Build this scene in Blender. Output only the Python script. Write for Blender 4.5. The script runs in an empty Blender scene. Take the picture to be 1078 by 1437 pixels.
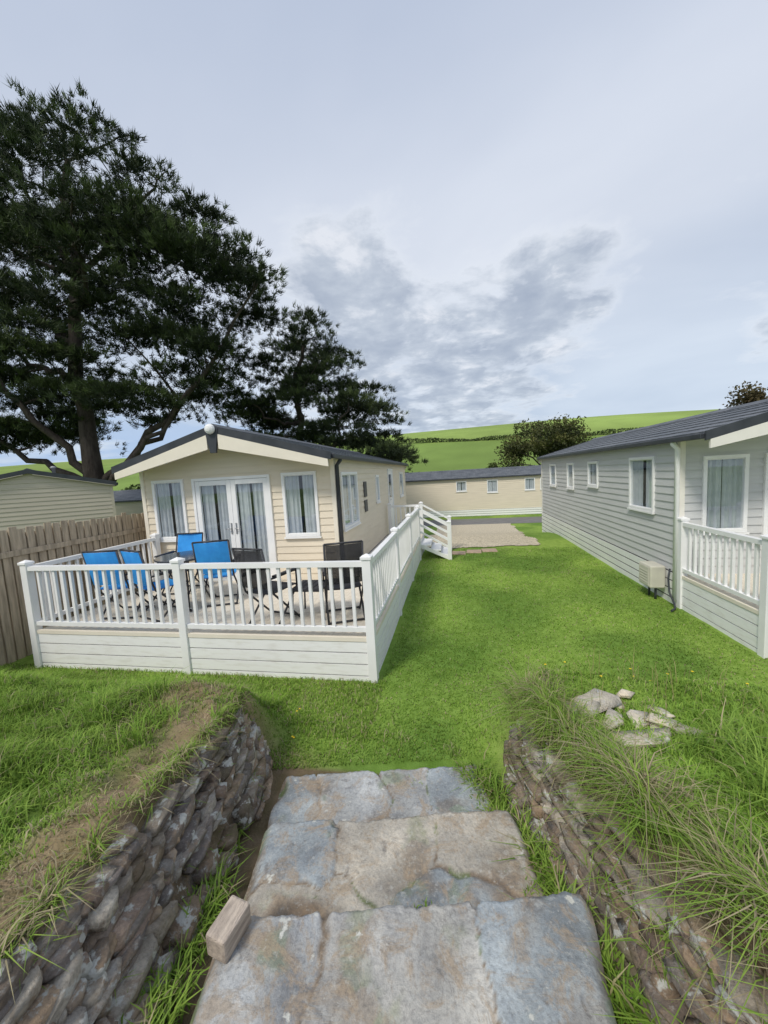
import bpy, math, random
import numpy as np
from mathutils import Vector, Matrix, noise
random.seed(7); rng=np.random.default_rng(7)
scene=bpy.context.scene
col=scene.collection
scene.view_settings.view_transform='Standard'
scene.view_settings.look='None'
scene.view_settings.exposure=0

# ------------------------------------------------------------------ helpers
def sstep(a,b,x):
    t=np.clip((x-a)/(b-a),0,1); return t*t*(3-2*t)
def vnoise(x,y,sc,seed=0):
    x=np.asarray(x,float)*sc+seed*17.3; y=np.asarray(y,float)*sc-seed*9.1
    xi=np.floor(x); yi=np.floor(y); fx=x-xi; fy=y-yi
    fx=fx*fx*(3-2*fx); fy=fy*fy*(3-2*fy)
    def h(a,b):
        s=np.sin(a*127.1+b*311.7+seed*74.7)*43758.5453
        return s-np.floor(s)
    return (h(xi,yi)*(1-fx)+h(xi+1,yi)*fx)*(1-fy)+(h(xi,yi+1)*(1-fx)+h(xi+1,yi+1)*fx)*fy
def fbm(x,y,sc,seed=0,o=3):
    r=0;a=.5;t=0
    for i in range(o):
        r=r+a*vnoise(x,y,sc*2**i,seed+i); t+=a; a*=.5
    return r/t

def thing(name,loc,label,cat,group=None,rot=0):
    e=bpy.data.objects.new(name,None); e.location=loc; e.rotation_euler=(0,0,rot)
    e.empty_display_size=.2
    col.objects.link(e); e["label"]=label; e["category"]=cat
    if group: e["group"]=group
    return e

class MB:
    def __init__(s): s.v=[];s.f=[];s.m=[];s.s=[]
    def face(s,pts,mi=0,sm=False):
        n=len(s.v); s.v.extend([tuple(map(float,p)) for p in pts]); s.f.append(tuple(range(n,n+len(pts)))); s.m.append(mi); s.s.append(sm)
    def hexa(s,c,mi=0):
        n=len(s.v); s.v.extend([tuple(map(float,p)) for p in c])
        for q in ((3,2,1,0),(4,5,6,7),(0,1,5,4),(1,2,6,5),(2,3,7,6),(3,0,4,7)):
            s.f.append(tuple(n+i for i in q)); s.m.append(mi); s.s.append(False)
    def box(s,x0,x1,y0,y1,z0,z1,mi=0):
        s.hexa([(x0,y0,z0),(x1,y0,z0),(x1,y1,z0),(x0,y1,z0),(x0,y0,z1),(x1,y0,z1),(x1,y1,z1),(x0,y1,z1)],mi)
    def fbox(s,fr,u0,u1,n0,n1,z0,z1,mi=0):
        P=lambda u,n,z:fp(fr,u,n,z)
        s.hexa([P(u0,n0,z0),P(u1,n0,z0),P(u1,n1,z0),P(u0,n1,z0),P(u0,n0,z1),P(u1,n0,z1),P(u1,n1,z1),P(u0,n1,z1)],mi)
    def beam(s,p0,p1,w,h,mi=0):
        p0=Vector(p0);p1=Vector(p1);d=(p1-p0).normalized()
        up=Vector((0,0,1)) if abs(d.z)<.95 else Vector((0,1,0))
        a=d.cross(up).normalized()*w/2; b=a.cross(d).normalized()*h/2
        s.hexa([p0-a-b,p0+a-b,p0+a+b,p0-a+b,p1-a-b,p1+a-b,p1+a+b,p1-a+b],mi)
    def tube(s,pts,rad,n=8,mi=0,cap=True):
        pts=[Vector(p) for p in pts]
        if not hasattr(rad,'__len__'): rad=[rad]*len(pts)
        base=len(s.v); a=None
        for i,p in enumerate(pts):
            d=(pts[min(i+1,len(pts)-1)]-pts[max(i-1,0)]).normalized()
            if a is None:
                up=Vector((0,0,1)) if abs(d.z)<.9 else Vector((1,0,0))
                a=d.cross(up).normalized()
            else:
                a=(a-d*a.dot(d)).normalized()
            b=d.cross(a)
            for k in range(n):
                t=2*math.pi*k/n
                s.v.append(tuple(p+(a*math.cos(t)+b*math.sin(t))*rad[i]))
        for i in range(len(pts)-1):
            for k in range(n):
                k2=(k+1)%n
                s.f.append((base+i*n+k,base+i*n+k2,base+(i+1)*n+k2,base+(i+1)*n+k)); s.m.append(mi); s.s.append(True)
        if cap:
            s.f.append(tuple(base+k for k in range(n))[::-1]); s.m.append(mi); s.s.append(False)
            L=base+(len(pts)-1)*n
            s.f.append(tuple(L+k for k in range(n))); s.m.append(mi); s.s.append(False)
    def prism(s,prof,y0,y1,mi=0):
        n=len(s.v);k=len(prof)
        for y in (y0,y1):
            for (x,z) in prof: s.v.append((x,y,z))
        for i in range(k):
            j=(i+1)%k
            s.f.append((n+i,n+j,n+k+j,n+k+i)); s.m.append(mi); s.s.append(False)
        s.f.append(tuple(range(n,n+k))); s.m.append(mi); s.s.append(False)
        s.f.append(tuple(range(n+2*k-1,n+k-1,-1))); s.m.append(mi); s.s.append(False)
    def build(s,name,mats,parent=None,loc=(0,0,0),bevel=0,recalc=True,**props):
        me=bpy.data.meshes.new(name); me.from_pydata(s.v,[],s.f)
        if not isinstance(mats,(list,tuple)): mats=[mats]
        for m in mats: me.materials.append(m)
        me.polygons.foreach_set('material_index',s.m); me.polygons.foreach_set('use_smooth',s.s)
        if recalc:
            import bmesh
            bm=bmesh.new(); bm.from_mesh(me); bmesh.ops.recalc_face_normals(bm,faces=bm.faces); bm.to_mesh(me); bm.free()
        me.update()
        o=bpy.data.objects.new(name,me); o.location=loc; col.objects.link(o)
        if parent: o.parent=parent
        if bevel:
            b=o.modifiers.new('bevel','BEVEL'); b.width=bevel; b.segments=2; b.limit_method='ANGLE'
        for k,v in props.items(): o[k]=v
        return o

def fp(fr,u,n,z):
    O,U,N=fr
    return (O[0]+u*U[0]+n*N[0],O[1]+u*U[1]+n*N[1],O[2]+z)

def fast_mesh(name,V,F,mat,C=None,parent=None,smooth=False,**props):
    me=bpy.data.meshes.new(name)
    V=np.ascontiguousarray(V,dtype=np.float32);F=np.ascontiguousarray(F,dtype=np.int32)
    k=F.shape[1]
    me.vertices.add(len(V)); me.vertices.foreach_set('co',V.ravel())
    me.loops.add(F.size); me.loops.foreach_set('vertex_index',F.ravel())
    me.polygons.add(len(F)); me.polygons.foreach_set('loop_start',np.arange(0,F.size,k,dtype=np.int32))
    me.polygons.foreach_set('loop_total',np.full(len(F),k,dtype=np.int32))
    if smooth: me.polygons.foreach_set('use_smooth',np.ones(len(F),dtype=bool))
    me.materials.append(mat)
    if C is not None:
        a=me.color_attributes.new('Col','FLOAT_COLOR','POINT')
        c=np.ones((len(V),4),dtype=np.float32); c[:,:3]=C; a.data.foreach_set('color',c.ravel())
    me.update(calc_edges=True); me.validate()
    o=bpy.data.objects.new(name,me); col.objects.link(o)
    if parent: o.parent=parent
    for kk,v in props.items(): o[kk]=v
    return o

# ------------------------------------------------------------------ materials
def mat(name,c1,c2=None,scale=6,rough=.6,bump=0.,bscale=60,metal=0,detail=5,attr=False,spec=.3,stretch=(1,1,1),trans=0.,lo=.35,hi=.65,bdist=.01,see=0):
    m=bpy.data.materials.new(name); m.use_nodes=True; nt=m.node_tree; N=nt.nodes; L=nt.links
    b=N['Principled BSDF']; out=N['Material Output']
    tc=N.new('ShaderNodeTexCoord'); mp=N.new('ShaderNodeMapping'); mp.inputs['Scale'].default_value=stretch
    L.new(tc.outputs['Object'],mp.inputs['Vector'])
    nz=N.new('ShaderNodeTexNoise'); nz.inputs['Scale'].default_value=scale; nz.inputs['Detail'].default_value=detail
    L.new(mp.outputs[0],nz.inputs['Vector'])
    r=N.new('ShaderNodeValToRGB'); r.color_ramp.elements[0].position=lo; r.color_ramp.elements[1].position=hi
    c2=c2 or tuple(x*.85 for x in c1)
    r.color_ramp.elements[0].color=(*c1,1); r.color_ramp.elements[1].color=(*c2,1)
    L.new(nz.outputs[0],r.inputs[0])
    cs=r.outputs[0]
    if attr:
        a=N.new('ShaderNodeAttribute'); a.attribute_name='Col'
        mx=N.new('ShaderNodeMix'); mx.data_type='RGBA'; mx.blend_type='MULTIPLY'; mx.inputs[0].default_value=1
        L.new(a.outputs['Color'],mx.inputs[6]); L.new(cs,mx.inputs[7]); cs=mx.outputs[2]
    L.new(cs,b.inputs['Base Color'])
    b.inputs['Roughness'].default_value=rough; b.inputs['Metallic'].default_value=metal
    b.inputs['Specular IOR Level'].default_value=spec
    if bump:
        n2=N.new('ShaderNodeTexNoise'); n2.inputs['Scale'].default_value=bscale; n2.inputs['Detail'].default_value=6
        L.new(mp.outputs[0],n2.inputs['Vector'])
        bp=N.new('ShaderNodeBump'); bp.inputs['Strength'].default_value=bump; bp.inputs['Distance'].default_value=bdist
        L.new(n2.outputs[0],bp.inputs['Height']); L.new(bp.outputs[0],b.inputs['Normal'])
    if trans:
        t=N.new('ShaderNodeBsdfTranslucent'); ms=N.new('ShaderNodeMixShader'); ms.inputs[0].default_value=trans
        L.new(cs,t.inputs[0]); L.new(b.outputs[0],ms.inputs[1]); L.new(t.outputs[0],ms.inputs[2]); L.new(ms.outputs[0],out.inputs[0])
    if see:
        t=N.new('ShaderNodeBsdfTransparent'); ms=N.new('ShaderNodeMixShader'); ms.inputs[0].default_value=see
        L.new(b.outputs[0],ms.inputs[1]); L.new(t.outputs[0],ms.inputs[2]); L.new(ms.outputs[0],out.inputs[0])
    return m

WHITE=mat('white_pvc',(.87,.87,.86),(.81,.81,.80),scale=3,rough=.4,bump=.05,bscale=20)
WHITED=mat('white_boards_weathered',(.87,.87,.86),(.70,.68,.63),scale=5,rough=.5,stretch=(1,1,5),lo=.5,hi=.9)
BEIGE=mat('beige_cladding',(.76,.675,.54),(.71,.63,.50),scale=1.5,rough=.55,bump=.12,bscale=30,stretch=(1,1,8))
BEIGE2=mat('tan_cladding',(.50,.45,.375),(.45,.405,.34),scale=1.5,rough=.55,bump=.1,bscale=30,stretch=(1,1,8))
GREY=mat('grey_cladding',(.585,.59,.58),(.54,.545,.54),scale=1.5,rough=.55,bump=.12,bscale=30,stretch=(1,1,8))
CREAM=mat('cream_trim',(.82,.755,.64),(.76,.70,.59),scale=3,rough=.5)
GTRIM=mat('pale_grey_trim',(.80,.77,.70),(.74,.71,.65),scale=3,rough=.5)
DARKTRIM=mat('charcoal_trim',(.035,.04,.048),(.055,.06,.07),scale=4,rough=.45)
SHADEBACK=mat('painted_shade_backing',(.05,.05,.052),(.08,.08,.08),rough=.9)  # painted dark to stand in for shade behind windows and board gaps
CURT=mat('net_curtain',(.70,.72,.74),(.60,.63,.66),scale=9,rough=.9,bump=.2,bscale=80,trans=.2)
HANDLE=mat('metal_handle',(.6,.6,.6),rough=.3,metal=.9)
DECKB=mat('composite_deck_board',(.80,.73,.61),(.68,.61,.50),scale=8,rough=.7,bump=.3,bscale=50,stretch=(6,1,1))
BLUE=mat('blue_fabric',(.05,.38,.88),(.04,.31,.78),scale=10,rough=.75,bump=.3,bscale=300,see=.08)
BLACKF=mat('black_mesh_fabric',(.028,.028,.032),(.045,.045,.05),scale=10,rough=.8,bump=.3,bscale=300)
BLACKN=mat('black_open_mesh',(.028,.028,.032),(.045,.045,.05),scale=10,rough=.8,see=.22)
FRAMEM=mat('dark_steel_tube',(.04,.04,.045),(.06,.06,.065),rough=.4,metal=.2)
TABLEM=mat('dark_glass_top',(.04,.045,.05),(.06,.065,.07),rough=.15,spec=.6)
FENCEM=mat('weathered_timber',(.56,.46,.34),(.33,.27,.20),scale=4,rough=.85,bump=.5,bscale=25,stretch=(6,6,.6))
BLOCKM=mat('sawn_timber',(.60,.51,.42),(.36,.30,.25),scale=9,rough=.95,bump=.9,bscale=40,stretch=(5,1,5))
BARK=mat('pine_bark',(.045,.036,.030),(.085,.07,.06),scale=5,rough=.95,bump=.9,bscale=14,stretch=(1,1,.4),bdist=.05)
NEEDLE=mat('pine_needles',(1,1,1),(.75,.8,.7),scale=1.2,rough=.7,attr=True,trans=.15)
LEAF=mat('leaves',(1,1,1),(.7,.8,.6),scale=1.5,rough=.7,attr=True,trans=.2)
GRASSM=mat('grass_blades',(1,1,1),(.75,.82,.6),scale=3,rough=.6,attr=True,trans=.35,spec=.2)
ASPH=mat('asphalt',(.16,.155,.15),(.20,.195,.185),scale=3,rough=.9,bump=.4,bscale=200)
GRAVEL=mat('pale_gravel',(.70,.62,.46),(.34,.29,.21),scale=22,rough=.95,bump=1,bscale=40,lo=.35,hi=.7,detail=9,bdist=.03)
PAVER=mat('red_brown_paver',(.46,.34,.24),(.36,.27,.20),scale=10,rough=.9,bump=.4)
BOXM=mat('beige_plastic',(.62,.60,.50),(.55,.53,.45),rough=.5)
PIPEG=mat('grey_pipe',(.35,.36,.37),rough=.5)
LAMPM=mat('white_lamp',(.85,.85,.85),rough=.3)
PETAL=mat('yellow_petal',(.85,.62,.03),(.8,.55,.02),rough=.6)
STEMG=mat('stem_green',(.1,.2,.03),rough=.7)

def roofmat():
    m=mat('grey_roof_tile',(.085,.095,.11),(.14,.15,.165),scale=2.5,rough=.55,bump=0)
    nt=m.node_tree;N=nt.nodes;L=nt.links
    tc=N.new('ShaderNodeTexCoord'); w=N.new('ShaderNodeTexWave'); w.bands_direction='Y'; w.inputs['Scale'].default_value=1.6; w.inputs['Distortion'].default_value=0
    L.new(tc.outputs['Object'],w.inputs['Vector'])
    bp=N.new('ShaderNodeBump'); bp.inputs['Strength'].default_value=.8; bp.inputs['Distance'].default_value=.02
    L.new(w.outputs[0],bp.inputs['Height']); L.new(bp.outputs[0],N['Principled BSDF'].inputs['Normal'])
    return m
ROOF=roofmat()
def glassmat():
    m=bpy.data.materials.new('window_glass'); m.use_nodes=True; nt=m.node_tree;N=nt.nodes;L=nt.links
    N.remove(N['Principled BSDF'])
    g=N.new('ShaderNodeBsdfGlossy'); g.inputs['Roughness'].default_value=.02; g.inputs[0].default_value=(.9,.95,1,1)
    t=N.new('ShaderNodeBsdfTransparent'); t.inputs[0].default_value=(.93,.96,.97,1)
    f=N.new('ShaderNodeLayerWeight'); f.inputs[0].default_value=.5
    pw=N.new('ShaderNodeMath'); pw.operation='POWER'; pw.inputs[1].default_value=3.5; L.new(f.outputs['Facing'],pw.inputs[0])
    mr=N.new('ShaderNodeMapRange'); mr.inputs[3].default_value=.09; mr.inputs[4].default_value=.8; L.new(pw.outputs[0],mr.inputs[0])
    ms=N.new('ShaderNodeMixShader')
    L.new(mr.outputs[0],ms.inputs[0]);L.new(t.outputs[0],ms.inputs[1]);L.new(g.outputs[0],ms.inputs[2]);L.new(ms.outputs[0],N['Material Output'].inputs[0])
    return m
GLASS=glassmat()

def stonemat(name,lichen=.6,bscale=18,rust=.52,bstr=.7,rustc=(.40,.31,.215,1),v0=(.60,.61,.65,1),v1=(1.45,1.42,1.36,1),lcol=(.60,.60,.55,1),rs=.8,moss=None):
    m=bpy.data.materials.new(name); m.use_nodes=True; nt=m.node_tree;N=nt.nodes;L=nt.links
    b=N['Principled BSDF']; b.inputs['Roughness'].default_value=.85; b.inputs['Specular IOR Level'].default_value=.25
    tc=N.new('ShaderNodeTexCoord'); a=N.new('ShaderNodeAttribute'); a.attribute_name='Col'
    def nz(s,d=6,r=.6,dist=0):
        n=N.new('ShaderNodeTexNoise'); n.inputs['Scale'].default_value=s; n.inputs['Detail'].default_value=d; n.inputs['Roughness'].default_value=r; n.inputs['Distortion'].default_value=dist
        L.new(tc.outputs['Object'],n.inputs['Vector']); return n.outputs[0]
    def ramp(i,p0,p1,c0=(0,0,0,1),c1=(1,1,1,1)):
        r=N.new('ShaderNodeValToRGB'); r.color_ramp.elements[0].position=p0; r.color_ramp.elements[1].position=p1
        r.color_ramp.elements[0].color=c0; r.color_ramp.elements[1].color=c1; L.new(i,r.inputs[0]); return r.outputs[0]
    def mix(f,x,y,bt='MIX'):
        mx=N.new('ShaderNodeMix'); mx.data_type='RGBA'; mx.blend_type=bt
        if isinstance(f,float): mx.inputs[0].default_value=f
        else: L.new(f,mx.inputs[0])
        for i,s in ((6,x),(7,y)):
            if isinstance(s,tuple): mx.inputs[i].default_value=s
            else: L.new(s,mx.inputs[i])
        return mx.outputs[2]
    v=ramp(nz(3.3,10,.75,.4),.3,.7,v0,v1)
    c=mix(1.0,a.outputs['Color'],v,'MULTIPLY')
    c=mix(ramp(nz(6,10,.76,.8),rust,rust+.09,(0,0,0,1),(rs,rs,rs,1)),c,rustc)
    c=mix(ramp(nz(9,9,.75,.5),.56,.66,(0,0,0,1),(.6,.6,.6,1)),c,(.15,.14,.135,1))
    c=mix(ramp(nz(70,4,.7),.45,.75,(0,0,0,1),(.5,.5,.5,1)),c,(.11,.105,.10,1))
    c=mix(ramp(nz(34,6,.7),.54,.66,(0,0,0,1),(.5,.5,.5,1)),c,(.52,.52,.49,1))
    if moss: c=mix(ramp(nz(2.1,7,.65,.3),moss,moss+.10,(0,0,0,1),(.8,.8,.8,1)),c,(.16,.135,.075,1))
    lm=ramp(nz(11,5,.6),lichen,lichen+.04)
    c=mix(lm,c,lcol)
    L.new(c,b.inputs['Base Color'])
    ad=N.new('ShaderNodeMath'); ad.operation='ADD'; L.new(nz(bscale,10,.68),ad.inputs[0]); L.new(nz(6,10,.76,.8),ad.inputs[1])
    bp=N.new('ShaderNodeBump'); bp.inputs['Strength'].default_value=bstr; bp.inputs['Distance'].default_value=.022
    L.new(ad.outputs[0],bp.inputs['Height']); L.new(bp.outputs[0],b.inputs['Normal'])
    return m
SLATE=stonemat('slate_flagstone',.66,26,.505,.55,rs=.7); WALLST=stonemat('slate_walling',.585,34,.51,.9,(.34,.25,.17,1),(.5,.49,.48,1),(1.5,1.45,1.36,1),moss=.53)
RUBBLE=stonemat('pale_slate',.62,30,.56,.6,(.50,.42,.31,1),(.8,.8,.8,1),(1.25,1.22,1.18,1))

# ------------------------------------------------------------------ terrain
def xl(y): return -1.41-.15*(np.clip(y,-1,2.7)-.93)
def xr(y): return .81-.27*(np.clip(y,-1,2.7)-1.15)
def height(x,y):
    x=np.asarray(x,float);y=np.asarray(y,float)
    wob=(fbm(x,y,1.3,3)-.5)
    bl=.52*sstep(3.55+wob*.3,2.5,y)+.33*sstep(2.7,.5,y)
    bl=bl+.10*np.exp(-((x+1.95)/.42)**2-((y-2.4)/.38)**2)
    br=.62*sstep(3.8+wob*.3,2.85,y)+.27*sstep(2.5,.9,y)
    yy=y-.19*(x+.4)
    ch=np.clip(.25*(2.2-yy),0,.6)
    w=.06+.58*sstep(2.62,3.4,y)
    ml=sstep(w,-w,x-xl(y)); mr=sstep(-w,w,x-xr(y))
    lump=(fbm(x,y,2.5,5)-.5)*.20+(fbm(x,y,8,6)-.5)*.08
    z=ch*(1-ml)*(1-mr)+ml*(bl+lump*sstep(3.6,2.6,y))+mr*(br+lump*sstep(3.8,2.8,y))
    z=z+(fbm(x,y,.6,9)-.5)*.05*sstep(2.6,4,y)*sstep(12,8,y)
    z=z-.7*sstep(12.5,18.5,y)
    hill=30*sstep(60,270,y)*(1+.04*np.sin(x/70.))*(1-.10*sstep(60,230,np.abs(x)))
    hill=hill-.10*np.clip(y-290,0,None)
    return z+hill
def dryness(x,y):
    dl=np.abs(x-(xl(y)-.20)); dr=np.abs(x-(xr(y)+.08))
    wl=.24+.42*np.exp(-((y-2.4)/.5)**2)
    d=np.maximum(np.exp(-(dl/wl)**2)*sstep(3.1,2.6,y),.5*np.exp(-(dr/.18)**2)*sstep(3.2,2.6,y))
    d=d*(.35+1.3*fbm(x,y,3.2,21))
    return np.clip(d,0,1)
def hedgeline(x): return 172-22*np.sin((x+20)/75.)
xs=np.concatenate([-np.geomspace(6.6,650,60)[::-1],np.arange(-6.5,5.01,.05),np.geomspace(5.1,650,60)])
ys=np.concatenate([np.array([-40,-20,-8,-3,-1]),np.arange(-.5,4.4,.05),np.arange(4.5,20,.2),np.geomspace(20.2,300,90),np.geomspace(320,1000,14)])
X,Y=np.meshgrid(xs,ys); Z=height(X,Y)
nx,ny=len(xs),len(ys)
V=np.stack([X.ravel(),Y.ravel(),Z.ravel()],1)
idx=np.arange(nx*ny).reshape(ny,nx)
F=np.stack([idx[:-1,:-1].ravel(),idx[:-1,1:].ravel(),idx[1:,1:].ravel(),idx[1:,:-1].ravel()],1)
x,y=V[:,0],V[:,1]
g1=np.array([.155,.265,.05]);g2=np.array([.29,.41,.085]);brown=np.array([.30,.225,.145])
n=np.clip(fbm(x,y,.9,31)*2.4-.7,0,1)[:,None]; C=g1*(1-n)+g2*n
d=np.clip(dryness(x,y)*1.25,0,1)[:,None]; C=C*(1-d)+brown*d
inch=((x>xl(y)-.10)&(x<xr(y)+.08)&(y<2.55))[:,None]; C=np.where(inch,brown*.6,C)
far=sstep(30,70,y)[:,None]
fieldA=np.array([.20,.285,.075]);fieldB=np.array([.27,.36,.10])
fld=np.where((y>hedgeline(x))[:,None],fieldB,fieldA)*(.65+.7*fbm(x,y,.02,41)[:,None])*(.85+.3*fbm(x,y,.15,44)[:,None])
C=C*(1-far)+fld*far
GROUND=mat('grass_ground',(1,1,1),(.7,.75,.6),scale=9,rough=.95,attr=True,bump=.6,bscale=70,bdist=.02,spec=.1)
fast_mesh('ground',V,F,GROUND,C,smooth=True,kind='structure')

def sheet(name,x0,x1,y0,y1,step,m,dz,mask=None):
    a=np.arange(x0,x1+1e-6,step); b=np.arange(y0,y1+1e-6,step)
    X,Y=np.meshgrid(a,b); Z=height(X,Y)+dz
    V=np.stack([X.ravel(),Y.ravel(),Z.ravel()],1); idx=np.arange(X.size).reshape(X.shape)
    F=np.stack([idx[:-1,:-1].ravel(),idx[:-1,1:].ravel(),idx[1:,1:].ravel(),idx[1:,:-1].ravel()],1)
    if mask is not None:
        c=V[F].mean(1); F=F[mask(c[:,0],c[:,1])]
    return fast_mesh(name,V,F,m,smooth=True,kind='structure')
sheet('gravel',-1.4,3.4,10.7,20.6,.06,GRAVEL,.02,lambda x,y:(x>-.93+(fbm(x,y,2,51)-.5)*.1)&(x<2.35+.5*sstep(15,17,y)+(fbm(x,y,1.5,52)-.5)*.5)&(y>11.1+(fbm(x,y,2,53)-.5)*.5))
sheet('road',-40,40,20.62,23.6,.5,ASPH,.006)
for (px,py) in ((.05,10.35),(.48,10.5),(.9,10.62)):
    b=MB(); b.box(-.2,.2,-.2,.2,-.03,.02)
    o=b.build('paving_slab',PAVER,None,(px,py,float(height(px,py))),bevel=.008); o.rotation_euler=(0,0,random.uniform(-.1,.1))
    o["label"]="reddish brown paving slab set in lawn below deck stairs"; o["category"]="paving slab"; o["group"]="slabs at the foot of the deck stairs"

# ------------------------------------------------------------------ caravans
def siding(mb,fr,ulo,uhi,z0,z1,ops,row=.12,mi=0,off=.015):
    zs=set(); k=0
    while z0+k*row<z1-1e-4: zs.add(round(z0+k*row,4)); k+=1
    zs.add(round(z1,4))
    for o in ops: zs.add(round(o[2],4)); zs.add(round(o[3],4))
    zs=sorted(z for z in zs if z0-1e-6<=z<=z1+1e-6)
    for za,zb in zip(zs[:-1],zs[1:]):
        if zb-za<1e-3: continue
        rb=z0+math.floor((za-z0)/row+1e-3)*row
        fo=lambda z:off*(1-(z-rb)/row)
        cuts=sorted([o for o in ops if o[2]<=za+1e-4 and o[3]>=zb-1e-4])
        st=(ulo(za),ulo(zb)); segs=[]
        for o in cuts: segs.append((st,(o[0],o[0]))); st=(o[1],o[1])
        segs.append((st,(uhi(za),uhi(zb))))
        for (a,b) in segs:
            if b[0]-a[0]<1e-4: continue
            mb.face([fp(fr,a[0],fo(za),za),fp(fr,b[0],fo(za),za),fp(fr,b[1],fo(zb),zb),fp(fr,a[1],fo(zb),zb)],mi)
            if abs(za-rb)<1e-3: mb.face([fp(fr,a[0],0,za),fp(fr,b[0],0,za),fp(fr,b[0],off,za),fp(fr,a[0],off,za)],mi)

def curtain(fr,u0,u1,z0,z1,parent,cover=.4):
    mb=MB(); w=u1-u0
    for (a,b) in ((u0,u0+w*cover),(u1-w*cover,u1)):
        n=max(8,int((b-a)/.012)); pr=None
        ph=random.random()*6
        for i in range(n+1):
            u=a+(b-a)*i/n; nn=-.04+.016*math.sin(u*62+ph+1.2*math.sin(u*17))+.006*math.sin(u*151)
            p=(fp(fr,u,nn,z0),fp(fr,u,nn,z1))
            if pr: mb.face([pr[0],p[0],p[1],pr[1]],0,True)
            pr=p
    return mb.build('curtain',CURT,parent,recalc=False)
def glass(fr,u0,u1,z0,z1,parent,n=.012):
    mb=MB(); mb.face([fp(fr,u0,n,z0),fp(fr,u1,n,z0),fp(fr,u1,n,z1),fp(fr,u0,n,z1)]); return mb.build('glass',GLASS,parent,recalc=False)
def window(fr,u0,u1,z0,z1,parent,vent=True,mull=False):
    mb=MB(); t=.05
    mb.fbox(fr,u0,u1,-.03,.04,z0,z0+t);mb.fbox(fr,u0,u1,-.03,.04,z1-t,z1)
    mb.fbox(fr,u0,u0+t,-.03,.038,z0+t,z1-t);mb.fbox(fr,u1-t,u1,-.03,.038,z0+t,z1-t)
    if mull:
        um=(u0+u1)/2; mb.fbox(fr,um-.025,um+.025,-.03,.036,z0+t,z1-t)
    t2=.012
    mb.fbox(fr,u0+t,u1-t,-.02,.024,z0+t,z0+t+t2);mb.fbox(fr,u0+t,u1-t,-.02,.024,z1-t-t2,z1-t)
    w=mb.build('window',WHITE,parent,bevel=.004)
    s=MB(); s.fbox(fr,u0-.02,u1+.02,.018,.055,z0-.03,z0-.002); s.build('sill',WHITE,w)
    glass(fr,u0+t,u1-t,z0+t,z1-t,w); curtain(fr,u0+t,u1-t,z0+t,z1-t,w,random.uniform(.44,.49))
    return w
def french(fr,u0,u1,z0,z1,parent):
    t=.05
    mb=MB(); mb.fbox(fr,u0,u0+t,-.03,.045,z0,z1);mb.fbox(fr,u1-t,u1,-.03,.045,z0,z1);mb.fbox(fr,u0+t,u1-t,-.03,.045,z1-t,z1);mb.fbox(fr,u0+t,u1-t,-.03,.06,z0,z0+.04)
    mb.build('door_frame',WHITE,parent,bevel=.004)
    um=(u0+u1)/2
    for (a,b,h) in ((u0+t+.004,um-.002,1),(um+.002,u1-t-.004,-1)):
        d=MB(); s=.085; zz0=z0+.045; zz1=z1-t-.004
        d.fbox(fr,a,a+s,-.02,.03,zz0,zz1);d.fbox(fr,b-s,b,-.02,.03,zz0,zz1)
        d.fbox(fr,a+s,b-s,-.02,.028,zz0,zz0+.13);d.fbox(fr,a+s,b-s,-.02,.028,zz1-s,zz1)
        do=d.build('door',WHITE,parent,bevel=.005)
        glass(fr,a+s,b-s,zz0+.13,zz1-s,do); curtain(fr,a+s,b-s,zz0+.13,zz1-s,do,.45)
        hx=(b-.045) if h==1 else (a+.045)
        hh=MB(); hh.tube([fp(fr,hx,.03,z0+.95),fp(fr,hx,.075,z0+.95),fp(fr,hx-h*.1,.075,z0+.95)],.009,6)
        hh.fbox(fr,hx-.015,hx+.015,.03,.038,z0+.85,z0+1.05); hh.build('handle',HANDLE,do)

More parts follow.
